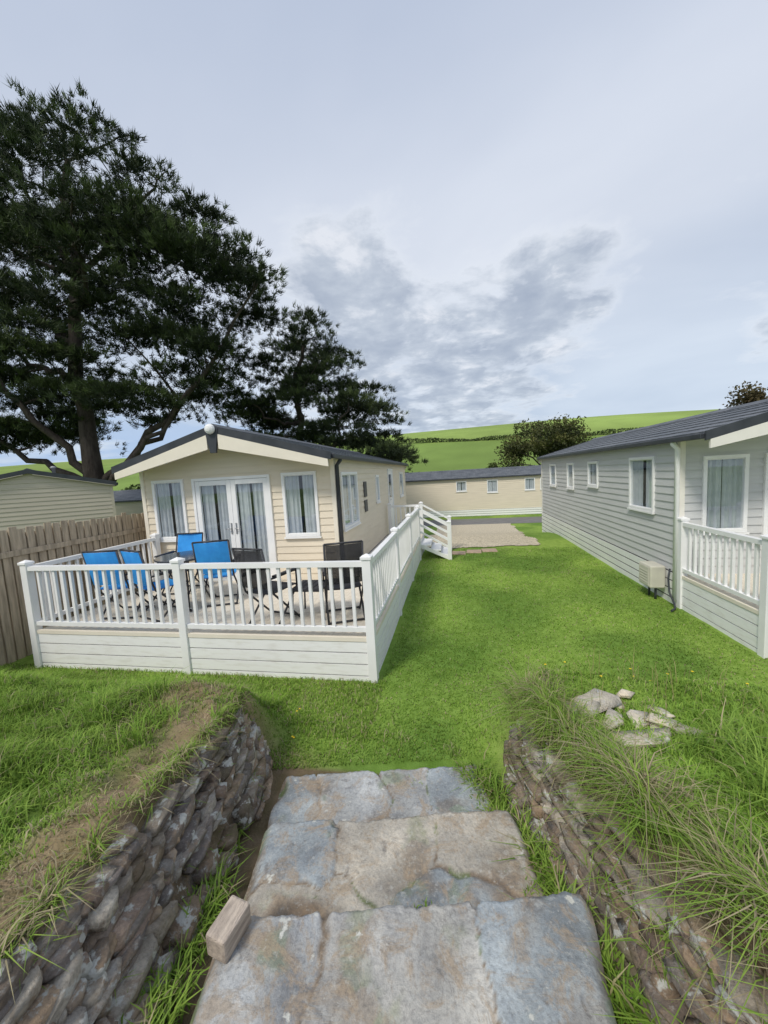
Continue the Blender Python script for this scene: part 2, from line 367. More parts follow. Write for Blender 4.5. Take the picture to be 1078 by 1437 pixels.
def caravan(loc,rot,label,L=9.4,W=3.7,ze=2.6,rise=.52,oh=.45,wallm=None,trim=None,front=(),right=(),left=(),z0=.5,group=None,fdoors=None,sdoor=None,badge=True,dpipe=None,dpm=None,name='caravan',ctm=None,deep=.27,cat='caravan',skm=None):
    th=thing(name,loc,label,cat,group,rot)
    hw=W/2; wallm=wallm or BEIGE; trim=trim or CREAM
    frF=((-hw,0,0),(1,0,0),(0,-1,0)); frR=((hw,0,0),(0,1,0),(1,0,0)); frL=((-hw,L,0),(0,-1,0),(-1,0,0)); frB=((hw,L,0),(-1,0,0),(0,1,0))
    mb=MB()
    opsF=[(a+hw,b+hw,c,d) for (a,b,c,d) in front]
    if fdoors: opsF.append((fdoors[0]+hw,fdoors[1]+hw,fdoors[2],fdoors[3]))
    zr=ze+rise
    lo=lambda z:0 if z<=ze else (z-ze)/rise*hw
    hi=lambda z:W if z<=ze else W-(z-ze)/rise*hw
    siding(mb,frF,lo,hi,z0,ze,opsF); siding(mb,frF,lo,hi,ze+.0001,zr-.01,[])
    siding(mb,frB,lo,hi,z0,ze,[]); siding(mb,frB,lo,hi,ze+.0001,zr-.01,[])
    opsR=list(right)+([sdoor] if sdoor else [])
    siding(mb,frR,lambda z:0,lambda z:L,z0,ze,opsR)
    siding(mb,frL,lambda z:0,lambda z:L,z0,ze,[(L-b,L-a,c,d) for (a,b,c,d) in left])
    q=.2
    mb.box(-hw+q,hw-q,q,L-q,z0,ze-.05,1)  # dark lining box standing in for the unlit room behind the glass
    mb.build('wall',[wallm,SHADEBACK],th,recalc=False)
    for (cx,cy) in ((-hw,0),(hw,0),(-hw,L),(hw,L)):
        ct=MB(); sx=math.copysign(1,cx); sy=-1 if cy==0 else 1
        o1=cx+sx*.022; o2=cy+sy*.022; i1=cx-sx*.05; i2=cy-sy*.05
        pts=[(o1,o2),(o1,i2),(cx+sx*.001,i2),(cx+sx*.001,cy+sy*.001),(i1,cy+sy*.001),(i1,o2)]
        n0=len(ct.v)
        for z in (z0,ze): ct.v.extend([(a,b,z) for a,b in pts])
        for i in range(6): ct.f.append((n0+i,n0+(i+1)%6,n0+6+(i+1)%6,n0+6+i)); ct.m.append(0); ct.s.append(False)
        ct.f.append(tuple(range(n0,n0+6))); ct.m.append(0); ct.s.append(False)
        ct.build('corner_trim',ctm or trim,th)
    sk=MB()
    for (x0,x1,y0,y1) in ((hw-.02,hw+.030,0,L),(-hw-.030,-hw+.02,0,L)):
        for k in range(7):
            zt=z0-.014-k*.135; sk.box(x0,x1,y0,y1,zt-.115,zt,0)
        sk.box(min(x0,x1)+.006,max(x0,x1)-.012,y0,y1,-.8,z0-.014,1)  # dark sheet painted as the shade between the boards
    for (y0,y1) in ((-.012,.02),(L-.02,L+.012)):
        for k in range(7):
            zt=z0-.014-k*.135; sk.box(-hw+.022,hw-.022,y0,y1,zt-.115,zt,0)
        sk.box(-hw+.03,hw-.03,y0+.008,y1-.008,-.8,z0-.014,1)  # same painted-shade sheet behind the end boards
    sk.build('skirting',[skm or WHITED,SHADEBACK],th)
    eo=.10; slope=rise/hw; ez=ze-eo*slope
    prof=[];n=7
    for k in range(n):
        xa=(hw+eo)*k/n; xb=(hw+eo)*(k+1)/n
        za=zr-slope*xa; zb=zr-slope*xb
        prof.append((xa,za+.062)); prof.append((xb,zb+.078))
    full=prof+[(hw+eo,ez),(0,zr)]
    r=MB(); r.prism(full,-oh,L+.12,0); r.prism([(-a,b) for (a,b) in full][::-1],-oh,L+.12,0)
    r.prism([(-.12,zr+.045),(0,zr+.115),(.12,zr+.045)],-oh-.01,L+.13,0)
    ro=r.build('roof',ROOF,th)
    for sx in (-1,1):
        g=MB(); g.box(min(sx*(hw+eo),sx*(hw+eo+.07)),max(sx*(hw+eo),sx*(hw+eo+.07)),-oh+.02,L+.1,ez-.02,ez+.05)
        g.build('gutter',DARKTRIM,ro,bevel=.01)
    for y0,y1 in ((-oh-.035,-oh-.002),(L+.121,L+.15)):
        b=MB()
        for sx in (-1,1):
            X=hw+eo+.03; Z=lambda x:zr-slope*x
            for (a,bb,mi,g0) in ((-.035,.085,1,0),(-deep,-.036,0,.10)):
                c=[(sx*g0,y0,Z(g0)+a),(sx*X,y0,Z(X)+a),(sx*X,y1,Z(X)+a),(sx*g0,y1,Z(g0)+a),(sx*g0,y0,Z(g0)+bb),(sx*X,y0,Z(X)+bb),(sx*X,y1,Z(X)+bb),(sx*g0,y1,Z(g0)+bb)]
                if mi==0:
                    Xe=X-.05; dd=.12 if deep>.2 else 0
                    c=[(sx*g0,y0,Z(g0)+a),(sx*Xe,y0,Z(Xe)+a+dd),(sx*Xe,y1,Z(Xe)+a+dd),(sx*g0,y1,Z(g0)+a),(sx*g0,y0,Z(g0)+bb),(sx*Xe,y0,Z(Xe)+bb),(sx*Xe,y1,Z(Xe)+bb),(sx*g0,y1,Z(g0)+bb)]
                b.hexa(c,mi)
        if badge and y0<0:
            ya=-oh-.045;yb=-oh-.002
            b.hexa([(-.05,ya,zr-.36),(.05,ya,zr-.36),(.05,yb,zr-.36),(-.05,yb,zr-.36),(-.12,ya,zr+.03),(.12,ya,zr+.03),(.12,yb,zr+.03),(-.12,yb,zr+.03)],1)
        b.build('bargeboard',[trim,DARKTRIM],ro)
    s=MB()
    for sx in (-1,1):
        s.face([(0,-oh,zr-.008),(sx*(hw+eo),-oh,ez-.008),(sx*(hw+eo),0,ez-.008),(0,0,zr-.008)])
    s.build('soffit',trim,ro,recalc=False)
    for (a,bb,c,d) in front: window(frF,a+hw,bb+hw,c,d,th)
    for (a,bb,c,d) in right: window(frR,a,bb,c,d,th,mull=(bb-a)>1.0)
    for (a,bb,c,d) in left: window(frL,L-bb,L-a,c,d,th,mull=(bb-a)>1.0)
    if fdoors: french(frF,fdoors[0]+hw,fdoors[1]+hw,fdoors[2],fdoors[3],th)
    if sdoor:
        a,bb,c,d=sdoor
        m2=MB(); m2.fbox(frR,a,a+.05,-.03,.04,c,d);m2.fbox(frR,bb-.05,bb,-.03,.04,c,d);m2.fbox(frR,a+.05,bb-.05,-.03,.04,d-.05,d); m2.fbox(frR,a+.05,bb-.05,-.02,.02,c,c+1.0)
        m2.fbox(frR,a+.05,a+.15,-.02,.018,c+1.0,d-.05);m2.fbox(frR,bb-.15,bb-.05,-.02,.018,c+1.0,d-.05);m2.fbox(frR,a+.15,bb-.15,-.02,.018,d-.17,d-.05)
        do=m2.build('door',WHITE,th); glass(frR,a+.15,bb-.15,c+1.0,d-.17,do)
        hh=MB(); hh.tube([fp(frR,a+.1,.02,c+.95),fp(frR,a+.1,.07,c+.95),fp(frR,a+.2,.07,c+.95)],.01,6); hh.build('handle',HANDLE,do)
    if badge:
        lb=MB()
        c=Vector((0,-oh-.07,zr+.02)); R=.085
        for i in range(6):
            a0=math.pi*i/6-math.pi/2;a1=math.pi*(i+1)/6-math.pi/2
            for k in range(12):
                t0=2*math.pi*k/12;t1=2*math.pi*(k+1)/12
                P=lambda a,t:(c.x+R*math.cos(a)*math.cos(t),c.y+R*.8*math.sin(a),c.z+R*math.cos(a)*math.sin(t))
                lb.face([P(a0,t0),P(a0,t1),P(a1,t1),P(a1,t0)],0,True)
        lb.build('lamp',LAMPM,th)
    if dpipe:
        p=MB(); xx,yy,zb=dpipe; s_=math.copysign(1,xx)
        p.tube([(s_*(hw+.12),yy,ez+.02),(s_*(hw+.12),yy,ez-.04),(s_*(hw+.055),yy,ez-.12),(s_*(hw+.055),yy,zb)],.034,10)
        p.build('downpipe',dpm or DARKTRIM,th)
    return th,frF,frR,frL

cvA,fF,fR,fL=caravan((-3.82,6.1,0),0,"beige clad static caravan with charcoal gabled roof and french doors",
  L=9.4,front=((-1.63,-.98,1.27,2.38),(.92,1.55,1.27,2.38)),fdoors=(-.80,.71,.5,2.37),
  right=((.33,1.45,1.3,2.34),(3.35,3.75,1.55,2.25),(7.7,8.6,1.4,2.3)),sdoor=(5.2,6.05,.52,2.42),dpipe=(1.85,.04,.5),oh=.45)
for (u,zz,w,h) in ((2.15,1.95,.26,.34),(2.15,1.58,.26,.26)):
    pm=MB(); pm.fbox(fR,u-w/2,u+w/2,.017,.03,zz-h/2,zz+h/2)
    pm.build('wall_plaque',DARKTRIM,cvA)
cvB,gF,gR,gL=caravan((5.15,6.3,0),0,"pale grey clad static caravan with slate coloured tiled roof beside lawn",
  L=8.9,ze=2.52,rise=.50,oh=.75,wallm=GREY,trim=GTRIM,front=((-1.57,-1.0,1.12,2.25),(.85,1.5,1.12,2.25)),fdoors=(-.80,.71,.5,2.25),
  left=((.7,1.6,1.36,2.30),(3.2,3.85,1.68,2.28),(5.0,5.6,1.55,2.28),(6.85,7.6,1.55,2.28)),dpipe=(-1.85,-.02,.1),dpm=WHITE,badge=False,skm=WHITE)
cvC,_,_,_=caravan((-4.6,26.35,-.7),-math.pi/2,"long beige caravan with dark grey roof and white skirting across road",
  L=13,ze=2.42,rise=.45,oh=.3,z0=.42,right=((4.75,5.4,1.6,2.25),(6.65,7.3,1.45,2.25),(8.9,9.5,1.5,2.25),(9.8,10.1,1.5,2.25)),wallm=BEIGE,badge=False)
cvD,_,_,_=caravan((-11.62,8.62,0),math.radians(46),"tan clad cabin with dark roof behind the timber fence",L=3.4,ze=2.46,rise=.42,oh=.08,wallm=BEIGE2,trim=BEIGE2,ctm=BEIGE2,badge=False,deep=.05,name='cabin',cat='cabin')
cvE,_,_,_=caravan((-27.5,20,-.7),-math.pi/2,"distant caravan with dark roof beyond the fence",L=11.5,ze=2.3,rise=.5,oh=.2,wallm=BEIGE2,badge=False)
f=MB(); f.tube([(.4,1.6,2.6),(.4,1.6,3.05),(.4,1.6,3.06),(.4,1.6,3.12)],[.05,.05,.09,.05],8); f.build('flue',PIPEG,cvD)

gb=thing('utility_box',(3.24,6.72,.20),"beige plastic utility box fixed to the skirting of grey caravan",'utility box')
b=MB(); b.box(-.22,.0,-.19,.19,0,.36); b.build('casing',BOXM,gb,bevel=.02)
b=MB(); b.box(-.232,-.222,-.16,.16,.03,.33);
for k in range(5): b.box(-.238,-.232,-.13,.13,.07+k*.045,.085+k*.045)
b.build('door',BOXM,gb,bevel=.003)
for yy in (-.1,.1):
    b=MB(); b.tube([(-.1,yy,0),(-.1,yy,-.22)],.018,8); b.build('pipe',DARKTRIM,gb)
hp=thing('hose_pipe',(3.26,6.3,0),"black hose running down to the ground by caravan corner",'hose')
b=MB(); b.tube([(-.02,.12,.55),(-.05,.1,.4),(-.07,.02,.2),(-.06,-.1,.06),(-.1,-.2,.03),(-.2,-.3,.03)],.014,8); b.build('tube',DARKTRIM,hp)

# ------------------------------------------------------------------ decks
def post(parent,x,y,z0,z1,w=.095):
    b=MB(); h=w/2
    b.box(x-h,x+h,y-h,y+h,z0,z1-.05)
    b.box(x-h-.012,x+h+.012,y-h-.012,y+h+.012,z1-.05,z1-.02)
    c=h+.012
    for (a,bb) in (((-c,-c),(c,-c)),((c,-c),(c,c)),((c,c),(-c,c)),((-c,c),(-c,-c))):
        b.face([(x+a[0],y+a[1],z1-.02),(x+bb[0],y+bb[1],z1-.02),(x,y,z1+.01)])
    return b.build('post',WHITE,parent,bevel=.004)
def railing(parent,p0,p1,zb,zt,sp=.118,zb1=None,zt1=None):
    zb1=zb if zb1 is None else zb1; zt1=zt if zt1 is None else zt1
    b=MB(); L=math.hypot(p1[0]-p0[0],p1[1]-p0[1])
    b.beam((p0[0],p0[1],zt-.03),(p1[0],p1[1],zt1-.03),.07,.055)
    b.beam((p0[0],p0[1],zb+.025),(p1[0],p1[1],zb1+.025),.05,.05)
    n=int(L/sp)
    for i in range(1,n):
        t=i/n; x=p0[0]+(p1[0]-p0[0])*t; y=p0[1]+(p1[1]-p0[1])*t
        za=zb+.05+(zb1-zb)*t; zc=zt-.055+(zt1-zt)*t
        b.box(x-.0165,x+.0165,y-.0165,y+.0165,za,zc)
    return b.build('railing',WHITE,parent)
def boards(mb,x0,x1,y0,y1,ztop,n=4,h=.118,gap=.014):
    for k in range(n):
        zt=ztop-k*(h+gap); mb.box(x0,x1,y0,y1,zt-h,zt,0)
dk=thing('raised_deck',(0,0,0),"white railed raised deck with steps wrapping round the beige caravan",'deck')
dk.location=(-3.2,4,0); O=Vector((-3.2,4,0))
def lx(x): return x-O.x
def ly(y): return y-O.y
x0,x1,xw,y0,yw,y1=-5.42,-.94,-1.95,3.84,6.06,10.75
b=MB()
k=y0+.01
while k<yw-.02:
    b.box(lx(x0+.03),lx(x1-.03),ly(k),ly(min(k+.134,yw)),.468,.5); k+=.14
k=xw+.03
while k<x1-.1:
    b.box(lx(k),lx(k+.134),ly(yw+.01),ly(y1),.468,.5); k+=.14
b.box(lx(x0+.04),lx(x1-.04),ly(y0+.04),ly(yw-.01),.44,.466); b.box(lx(xw+.04),lx(x1-.04),ly(yw),ly(y1-.04),.44,.466)
b.build('floor',DECKB,dk)
b=MB()
n=4
boards(b,lx(x0),lx(x1),ly(y0-.022),ly(y0),.455,n)
boards(b,lx(x1),lx(x1+.022),ly(y0),ly(y1),.455,n)
boards(b,lx(x0-.022),lx(x0),ly(y0),ly(yw),.455,n)
boards(b,lx(xw),lx(x1),ly(y1),ly(y1+.022),.455,n)
b.box(lx(x0+.01),lx(x1-.01),ly(y0+.002),ly(y0+.02),-.1,.45,1); b.box(lx(x1-.03),lx(x1-.005),ly(y0+.03),ly(y1),-.1,.45,1)  # dark backing added as painted shade in the deck board gaps
b.box(lx(x0+.005),lx(x0+.02),ly(y0+.03),ly(yw),-.1,.45,1)
b.box(lx(x0),lx(x1),ly(y0-.03),ly(y0+.005),.462,.508,2); b.box(lx(x1-.005),lx(x1+.03),ly(y0),ly(y1),.462,.508,2)
b.build('skirting',[WHITED,SHADEBACK,CREAM],dk)
xm=-3.22
P=[(x0,y0),(xm,y0),(x1,y0),(x1,5.8),(x1,7.7),(x1,9.62),(x1,y1),(x0,5.98),(xw+.1,y1)]
for (x,y) in P: post(dk,lx(x),ly(y),-.08,1.42)
def R(p,q,cut=.05):
    d=Vector((q[0]-p[0],q[1]-p[1])).normalized()*cut
    railing(dk,(lx(p[0]+d.x),ly(p[1]+d.y)),(lx(q[0]-d.x),ly(q[1]-d.y)),.57,1.35)
R(P[0],P[1]);R(P[1],P[2]);R(P[2],P[3]);R(P[3],P[4]);R(P[4],P[5]);R(P[7],P[0]);R(P[6],P[8])
st=MB()
for k in range(3):
    sx=x1+.03+k*.25; sz=.5-(k+1)*.13
    st.box(lx(sx),lx(sx+.27),ly(9.70),ly(10.66),sz-.035,sz,0)
for yy in (9.70,10.64):
    st.beam((lx(x1+.02),ly(yy),.36),(lx(x1+.76),ly(yy),.02),.03,.09)
st.build('stairs',WHITE,dk)
for yy in (9.64,10.72):
    post(dk,lx(x1+.78),ly(yy),-.05,1.0)
    b=MB()
    for dz in (0,-.22,-.42,-.6):
        b.beam((lx(x1+.05),ly(yy),1.33+dz),(lx(x1+.74),ly(yy),.93+dz),.04,.045)
    b.build('stair_rail',WHITE,dk)

d2=thing('raised_deck',(3.3,4.65,0),"white railed front deck of the pale grey caravan",'deck')
b=MB(); k=.01
while k<1.6: b.box(.02,3.7,k,k+.134,.468,.5); k+=.14
b.build('floor',DECKB,d2)
b=MB(); boards(b,-.022,0,0,1.63,.455,n); boards(b,-.022,3.7,-.022,0,.455,n); b.box(.003,.02,.02,1.63,-.1,.45,1); b.box(.003,3.7,.002,.019,-.1,.45,1)  # dark backing strips paint the shade behind these boards
b.box(-.03,.005,-.03,1.63,.462,.508,2)
b.build('skirting',[WHITED,SHADEBACK,CREAM],d2)
for (x,y) in ((0,0),(0,1.56),(1.85,0),(3.7,0)): post(d2,x,y,-.08,1.38)
railing(d2,(0,.05),(0,1.51),.57,1.31); railing(d2,(.05,0),(1.8,0),.57,1.31); railing(d2,(1.9,0),(3.65,0),.57,1.31)

# ------------------------------------------------------------------ furniture
def chair(loc,rot,fab,label,group,high=.98,w=.235,backm=None):
    th=thing('folding_chair',loc,label,'chair',group,rot)
    f=MB(); r=.013
    for s in (-1,1):
        f.tube([(s*w,-.20,.0),(s*w,.24,.43)],r,6); f.tube([(s*w,.24,.0),(s*w,-.20,.43),(s*w,-.24,.55),(s*w,-.34,high)],r,6)
        f.tube([(s*(w+.01),.22,.43),(s*(w+.01),.22,.62)],r,6)
        f.tube([(s*(w+.01),.24,.625),(s*(w+.01),-.26,.625)],r,6)
    f.tube([(-w,-.20,.02),(w,-.20,.02)],r,6); f.tube([(-w,.24,.02),(w,.24,.02)],r,6)
    f.tube([(-w,-.34,high),(w,-.34,high)],r,6); f.tube([(-w,.24,.43),(w,.24,.43)],r,6)
    f.build('frame',FRAMEM,th)
    def cloth(p0,p1,sag,dirn,name,m_):
        m=MB(); nu,nv=8,8
        G=[]
        for j in range(nv+1):
            for i in range(nu+1):
                u=i/nu;v=j/nv
                p=Vector(p0).lerp(Vector(p1),v); s=sag*(4*u*(1-u))*(.4+.6*4*v*(1-v))
                G.append(Vector(((u-.5)*2*(w-.014),p.y,p.z))+Vector(dirn)*s)
        for o in (0,.008):
            for j in range(nv):
                for i in range(nu):
                    q=[G[j*(nu+1)+i],G[j*(nu+1)+i+1],G[(j+1)*(nu+1)+i+1],G[(j+1)*(nu+1)+i]]
                    m.face([p+Vector(dirn)*o for p in q],0,True)
        m.build(name,m_,th,recalc=False)
    cloth((0,-.20,.435),(0,.25,.44),.035,(0,0,-1),'seat',fab)
    cloth((0,-.235,.50),(0,-.342,high-.012),.035,(0,-1,-.1),'backrest',backm or fab)
    for s in (-1,1):
        a=MB(); a.box(s*(w+.01)-.025,s*(w+.01)+.025,-.2,.26,.63,.655); a.build('armrest',FRAMEM,th,bevel=.008)
    return th
gB="blue folding chairs round the deck table"; lB="blue fabric folding armchair standing on the deck by the round table"
lK="black mesh folding armchair standing on the deck"
chair((-4.60,4.42,.5),.12,BLUE,lB,gB,.97); chair((-3.98,4.40,.5),-.35,BLUE,lB,gB,.97)
chair((-4.55,5.50,.5),math.pi+.1,BLUE,lB,gB,.92); chair((-3.45,4.95,.5),.35,BLUE,lB,gB,.97)
gK="black folding chairs on the deck"
chair((-2.28,4.24,.5),-.25,BLACKF,lK,gK,.99,.22,BLACKN); chair((-1.40,4.42,.5),.40,BLACKF,lK,gK,1.0,.22,BLACKN)
tb=thing('patio_table',(-4.02,4.98,.5),"round dark glass patio table with metal legs on the deck",'table')
b=MB(); b.tube([(0,0,.68),(0,0,.69),(0,0,.705),(0,0,.712)],[.40,.42,.42,.41],32); b.build('table_top',TABLEM,tb)
for k in range(4):
    a=k*math.pi/2+.6; b=MB(); b.tube([(.34*math.cos(a),.34*math.sin(a),.68),(.18*math.cos(a),.18*math.sin(a),.35),(.36*math.cos(a),.36*math.sin(a),0)],.012,6); b.build('leg',FRAMEM,tb)
tb=thing('side_table',(-1.84,4.50,.5),"small low black slatted side table between the black chairs",'table')
b=MB()
for k in range(6): b.box(-.21+k*.071,-.21+k*.071+.06,-.2,.2,.38,.395)
b.box(-.22,.22,-.215,-.195,.365,.392);b.box(-.22,.22,.195,.215,.365,.392); b.build('table_top',BLACKF,tb)
for sx in (-1,1):
    for sy in (-1,1):
        b=MB(); b.tube([(sx*.19,sy*.19,.37),(sx*.21,sy*.2,0)],.011,6); b.build('leg',FRAMEM,tb)

# ------------------------------------------------------------------ fence
fe=thing('timber_fence',(-6.05,2.4,0),"weathered brown vertical board timber fence beside the deck",'fence')
yy=0
while yy<10.5:
    b=MB(); k=0
    while k<1.78:
        h=1.80+random.uniform(-.03,.03); w=.098; t=random.uniform(-.004,.004)
        b.box(.03+t,.05+t,yy+k,yy+k+w,-.1,h)
        b.box(.004,.02,yy+k+.07,yy+k+.07+.075,-.1,h-.05+random.uniform(-.03,.02))
        k+=.122
    for z in (.3,.95,1.5): b.box(-.04,.003,yy,yy+1.8,z,z+.09)
    b.box(.051+.004,.075,yy,yy+1.8,1.42,1.5)
    b.build('fence_panel',FENCEM,fe,bevel=.004)
    p=MB(); p.box(-.13,-.041,yy-.05,yy+.04,-.2,1.78); p.build('post',FENCEM,fe)
    yy+=1.8

# ------------------------------------------------------------------ stone steps
e=Vector((math.cos(math.radians(10.6)),math.sin(math.radians(10.6)),0)); nn=Vector((-e.y,e.x,0))
def step(Lp,W,D,z,seeds,sd,label,taper=0):
    g=.0115; ns=int((W+.04)/g); nt=int(D/g)
    V=[];C=[];tints=[]
    rr=random.Random(sd)
    for s in seeds:
        c=rr.choice([(.40,.415,.42),(.34,.38,.405),(.46,.455,.43),(.44,.41,.355),(.38,.395,.39)]); tints.append((c,rr.uniform(-.006,.006),rr.uniform(-.006,.006),rr.uniform(-.005,.005)))
    rows=[('r',-.26),('r',-.12),('r',-.035)]+[('t',j*g) for j in range(nt+1)]
    for kind,val in rows:
        for i in range(ns+1):
            s=i*g-.02; t=val if kind=='t' else 0
            n1=noise.noise(Vector((s*2.6,t*2.6,sd*7.1))); n2=noise.noise(Vector((s*2.6+9,t*2.6,sd*7.1+4)))
            n3=noise.noise(Vector((s*9,t*9,sd*3.3))); n4=noise.noise(Vector((s*27,t*27,sd*1.3))); n5=noise.noise(Vector((s*8+5,t*8,sd*2.3)))
            ws=s/W+.12*n1+.04*n3+.012*n4; wt=t/D+.20*n2+.08*n5+.028*n4
            ds=sorted([(math.hypot((ws-a)*W,(wt-bq)*D)*wgt,k) for k,(a,bq,wgt) in enumerate(seeds)])
            f=ds[1][0]-ds[0][0]; k=ds[0][1]; tint,ta,tb_,tz=tints[k]
            jw=.015+.09*max(0,noise.noise(Vector((s*4,t*4,sd+7))))
            j=max(0,1-f/jw); j=j*j*(3-2*j)
            a,bq,_=seeds[k]
            h=tz+ta*(s/W-a)*1.2+tb_*(t/D-bq)*1.2+.0015*noise.fractal(Vector((s*7,t*7,sd)),1,2,5)
            cl_=noise.noise(Vector((s*2.6,t*3.6,sd+20)))+.25*n3+.08*n4; cs=min(1,max(0,(cl_-.12)*18)); h+=.005*cs-.004*min(1,max(0,(-.2-cl_)*18))
            edge=min(s+.02,W+.02-s)+.06*noise.noise(Vector((s*5,t*5,sd+31)))
            ej=min(1,max(0,1-edge/.05))
            h=h*(1-j)-.006*j-.05*ej*ej
            wob=.030*noise.noise(Vector((k*3.7+s*1.6,k*3.1,sd)))+.018*noise.noise(Vector((s*8,0,sd)))+.010*noise.noise(Vector((s*30,0,sd)))-.035*j
            fr_=max(0,1-t/.14)
            zz=z+h
            if kind=='r': zz=z+h+val; wob+=-.035*(1 if val<-.1 else 0)+(.002 if val>-.1 else 0)
            elif t<.012: zz-=.003
            p=Vector(Lp)+e*(s*(1-taper*t/D))-nn*t+nn*wob*fr_
            br=.93+.4*noise.noise(Vector((s*4,t*4,sd+2)))+.10*cs
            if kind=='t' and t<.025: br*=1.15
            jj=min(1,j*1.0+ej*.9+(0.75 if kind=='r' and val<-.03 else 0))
            moss=noise.noise(Vector((s*6,t*6,sd+13)))
            bc=(.22,.165,.11) if moss<.12 else (.14,.18,.06)
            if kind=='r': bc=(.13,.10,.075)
            sb=(t/D-.64)*4.0+1.1*noise.noise(Vector((s*3.5,t*3.5,1.5+sd)))+.45*noise.noise(Vector((s*15,t*15,1.5)))
            sb=min(1,max(0,sb)); sb=sb*sb*(3-2*sb)*.92
            sp=max(0,noise.noise(Vector((s*4.2,t*4.2,sd+51)))+.2*n4-.14)*2.0
            if sb>.3: bc=(.24,.175,.115)  # soil at the tread back, with step shade painted into its dark tone
            jj=max(jj,sb,min(.5,sp)); jj=min(1,jj)
            V.append((p.x,p.y,zz+.010*sb))
            C.append([tint[q]*br*(1-jj)+bc[q]*jj for q in range(3)])
    nr=len(rows); idx=np.arange(nr*(ns+1)).reshape(nr,ns+1)
    F=np.stack([idx[:-1,:-1].ravel(),idx[:-1,1:].ravel(),idx[1:,1:].ravel(),idx[1:,:-1].ravel()],1)[:,::-1]
    return fast_mesh('stone_step',np.array(V),F,SLATE,np.array(C),smooth=True,label=label,category='step',group='slate garden steps')
step((-1.05,.62,0),1.50,.55,.60,[(.2,.5,1),(.7,.4,1)],1,"broad slate step of the garden stairs with mortar joints")
step((-1.02,1.27,0),1.53,.70,.42,[(.14,.42,1),(.49,.34,.82),(.86,.30,.9),(.70,.85,1.15),(.28,.98,1.1),(.52,1.05,1.2)],2,"wide pale slate slab step with earthy joints between flagstones",.13)
step((-1.15,1.86,0),1.44,.62,.235,[(.13,.30,1),(.48,.22,.82),(.87,.26,.95),(.34,.72,1.25),(.70,.80,1.2),(.10,.85,1.2)],3,"middle slate step with blue-grey flagstones and soil along back")
step((-1.32,2.42,0),1.45,.62,.055,[(.08,.35,1.1),(.33,.35,1),(.60,.32,.95),(.87,.3,1),(.5,.98,1.2)],4,"lowest slate step meeting the lawn")
bl=MB(); bl.box(-.048,.048,-.075,.075,0,.10)
o=bl.build('timber_block',BLOCKM,None,(-.96,1.20,.420),bevel=.010); o.rotation_euler=(.03,.05,math.radians(-10))
o["label"]="weathered sawn timber block lying on the slate step"; o["category"]="timber block"

# ------------------------------------------------------------------ dry stone walls
def stone(Vl,Fl,Cl,c,size,yaw,tilt,roll,colr,rr,ns_=(6,7,8,9),rough=1.0):
    M=Matrix.Translation(c)@Matrix.Rotation(yaw,4,'Z')@Matrix.Rotation(tilt,4,'Y')@Matrix.Rotation(roll,4,'X')
    n=rr.choice(ns_); sx,sy,sz=size[0]/2,size[1]/2,size[2]/2
    ring=[]
    for k in range(n):
        a=2*math.pi*(k+rr.uniform(-.36,.36))/n
        ca,sa=math.cos(a),math.sin(a); q=(abs(ca)**5+abs(sa)**5)**(-1/5)*rr.uniform(.78,1.08)
        ring.append((ca*q,sa*q))
    L_=[(-1,.95),(-.3,1.0),(.35,.98),(.97,.94)]
    base=len(Vl); off=[(rr.uniform(-.05,.05),rr.uniform(-.08,.08)) for _ in L_]
    wedge=rr.uniform(-.25,.25)
    for li,(lz,sc) in enumerate(L_):
        for (a,b) in ring:
            jx=rr.uniform(-.045,.045)*rough;jy=rr.uniform(-.06,.06)*rough
            x=(a*(sc+jx)+off[li][0])*sx; y=(b*(sc+jy)+off[li][1])*sy; z=(lz+wedge*a*(1 if lz>0 else 0)+rr.uniform(-.08,.08))*sz
            Vl.append(tuple(M@Vector((x,y,z)))); f=rr.uniform(.85,1.15); Cl.append([q*f for q in colr])
    m=len(L_)
    for z_ in (-sz,sz*(.95)):
        Vl.append(tuple(M@Vector((0,0,z_*rr.uniform(.95,1.05))))); Cl.append(list(colr))
    cb,ct=len(Vl)-2,len(Vl)-1
    for l in range(m-1):
        for k in range(n):
            a=base+l*n+k;b=base+l*n+(k+1)%n;c_=a+n;d=b+n
            Fl.append((a,b,d));Fl.append((a,d,c_))
    for k in range(n):
        Fl.append((cb,base+(k+1)%n,base+k)); Fl.append((ct,base+(m-1)*n+k,base+(m-1)*n+(k+1)%n))
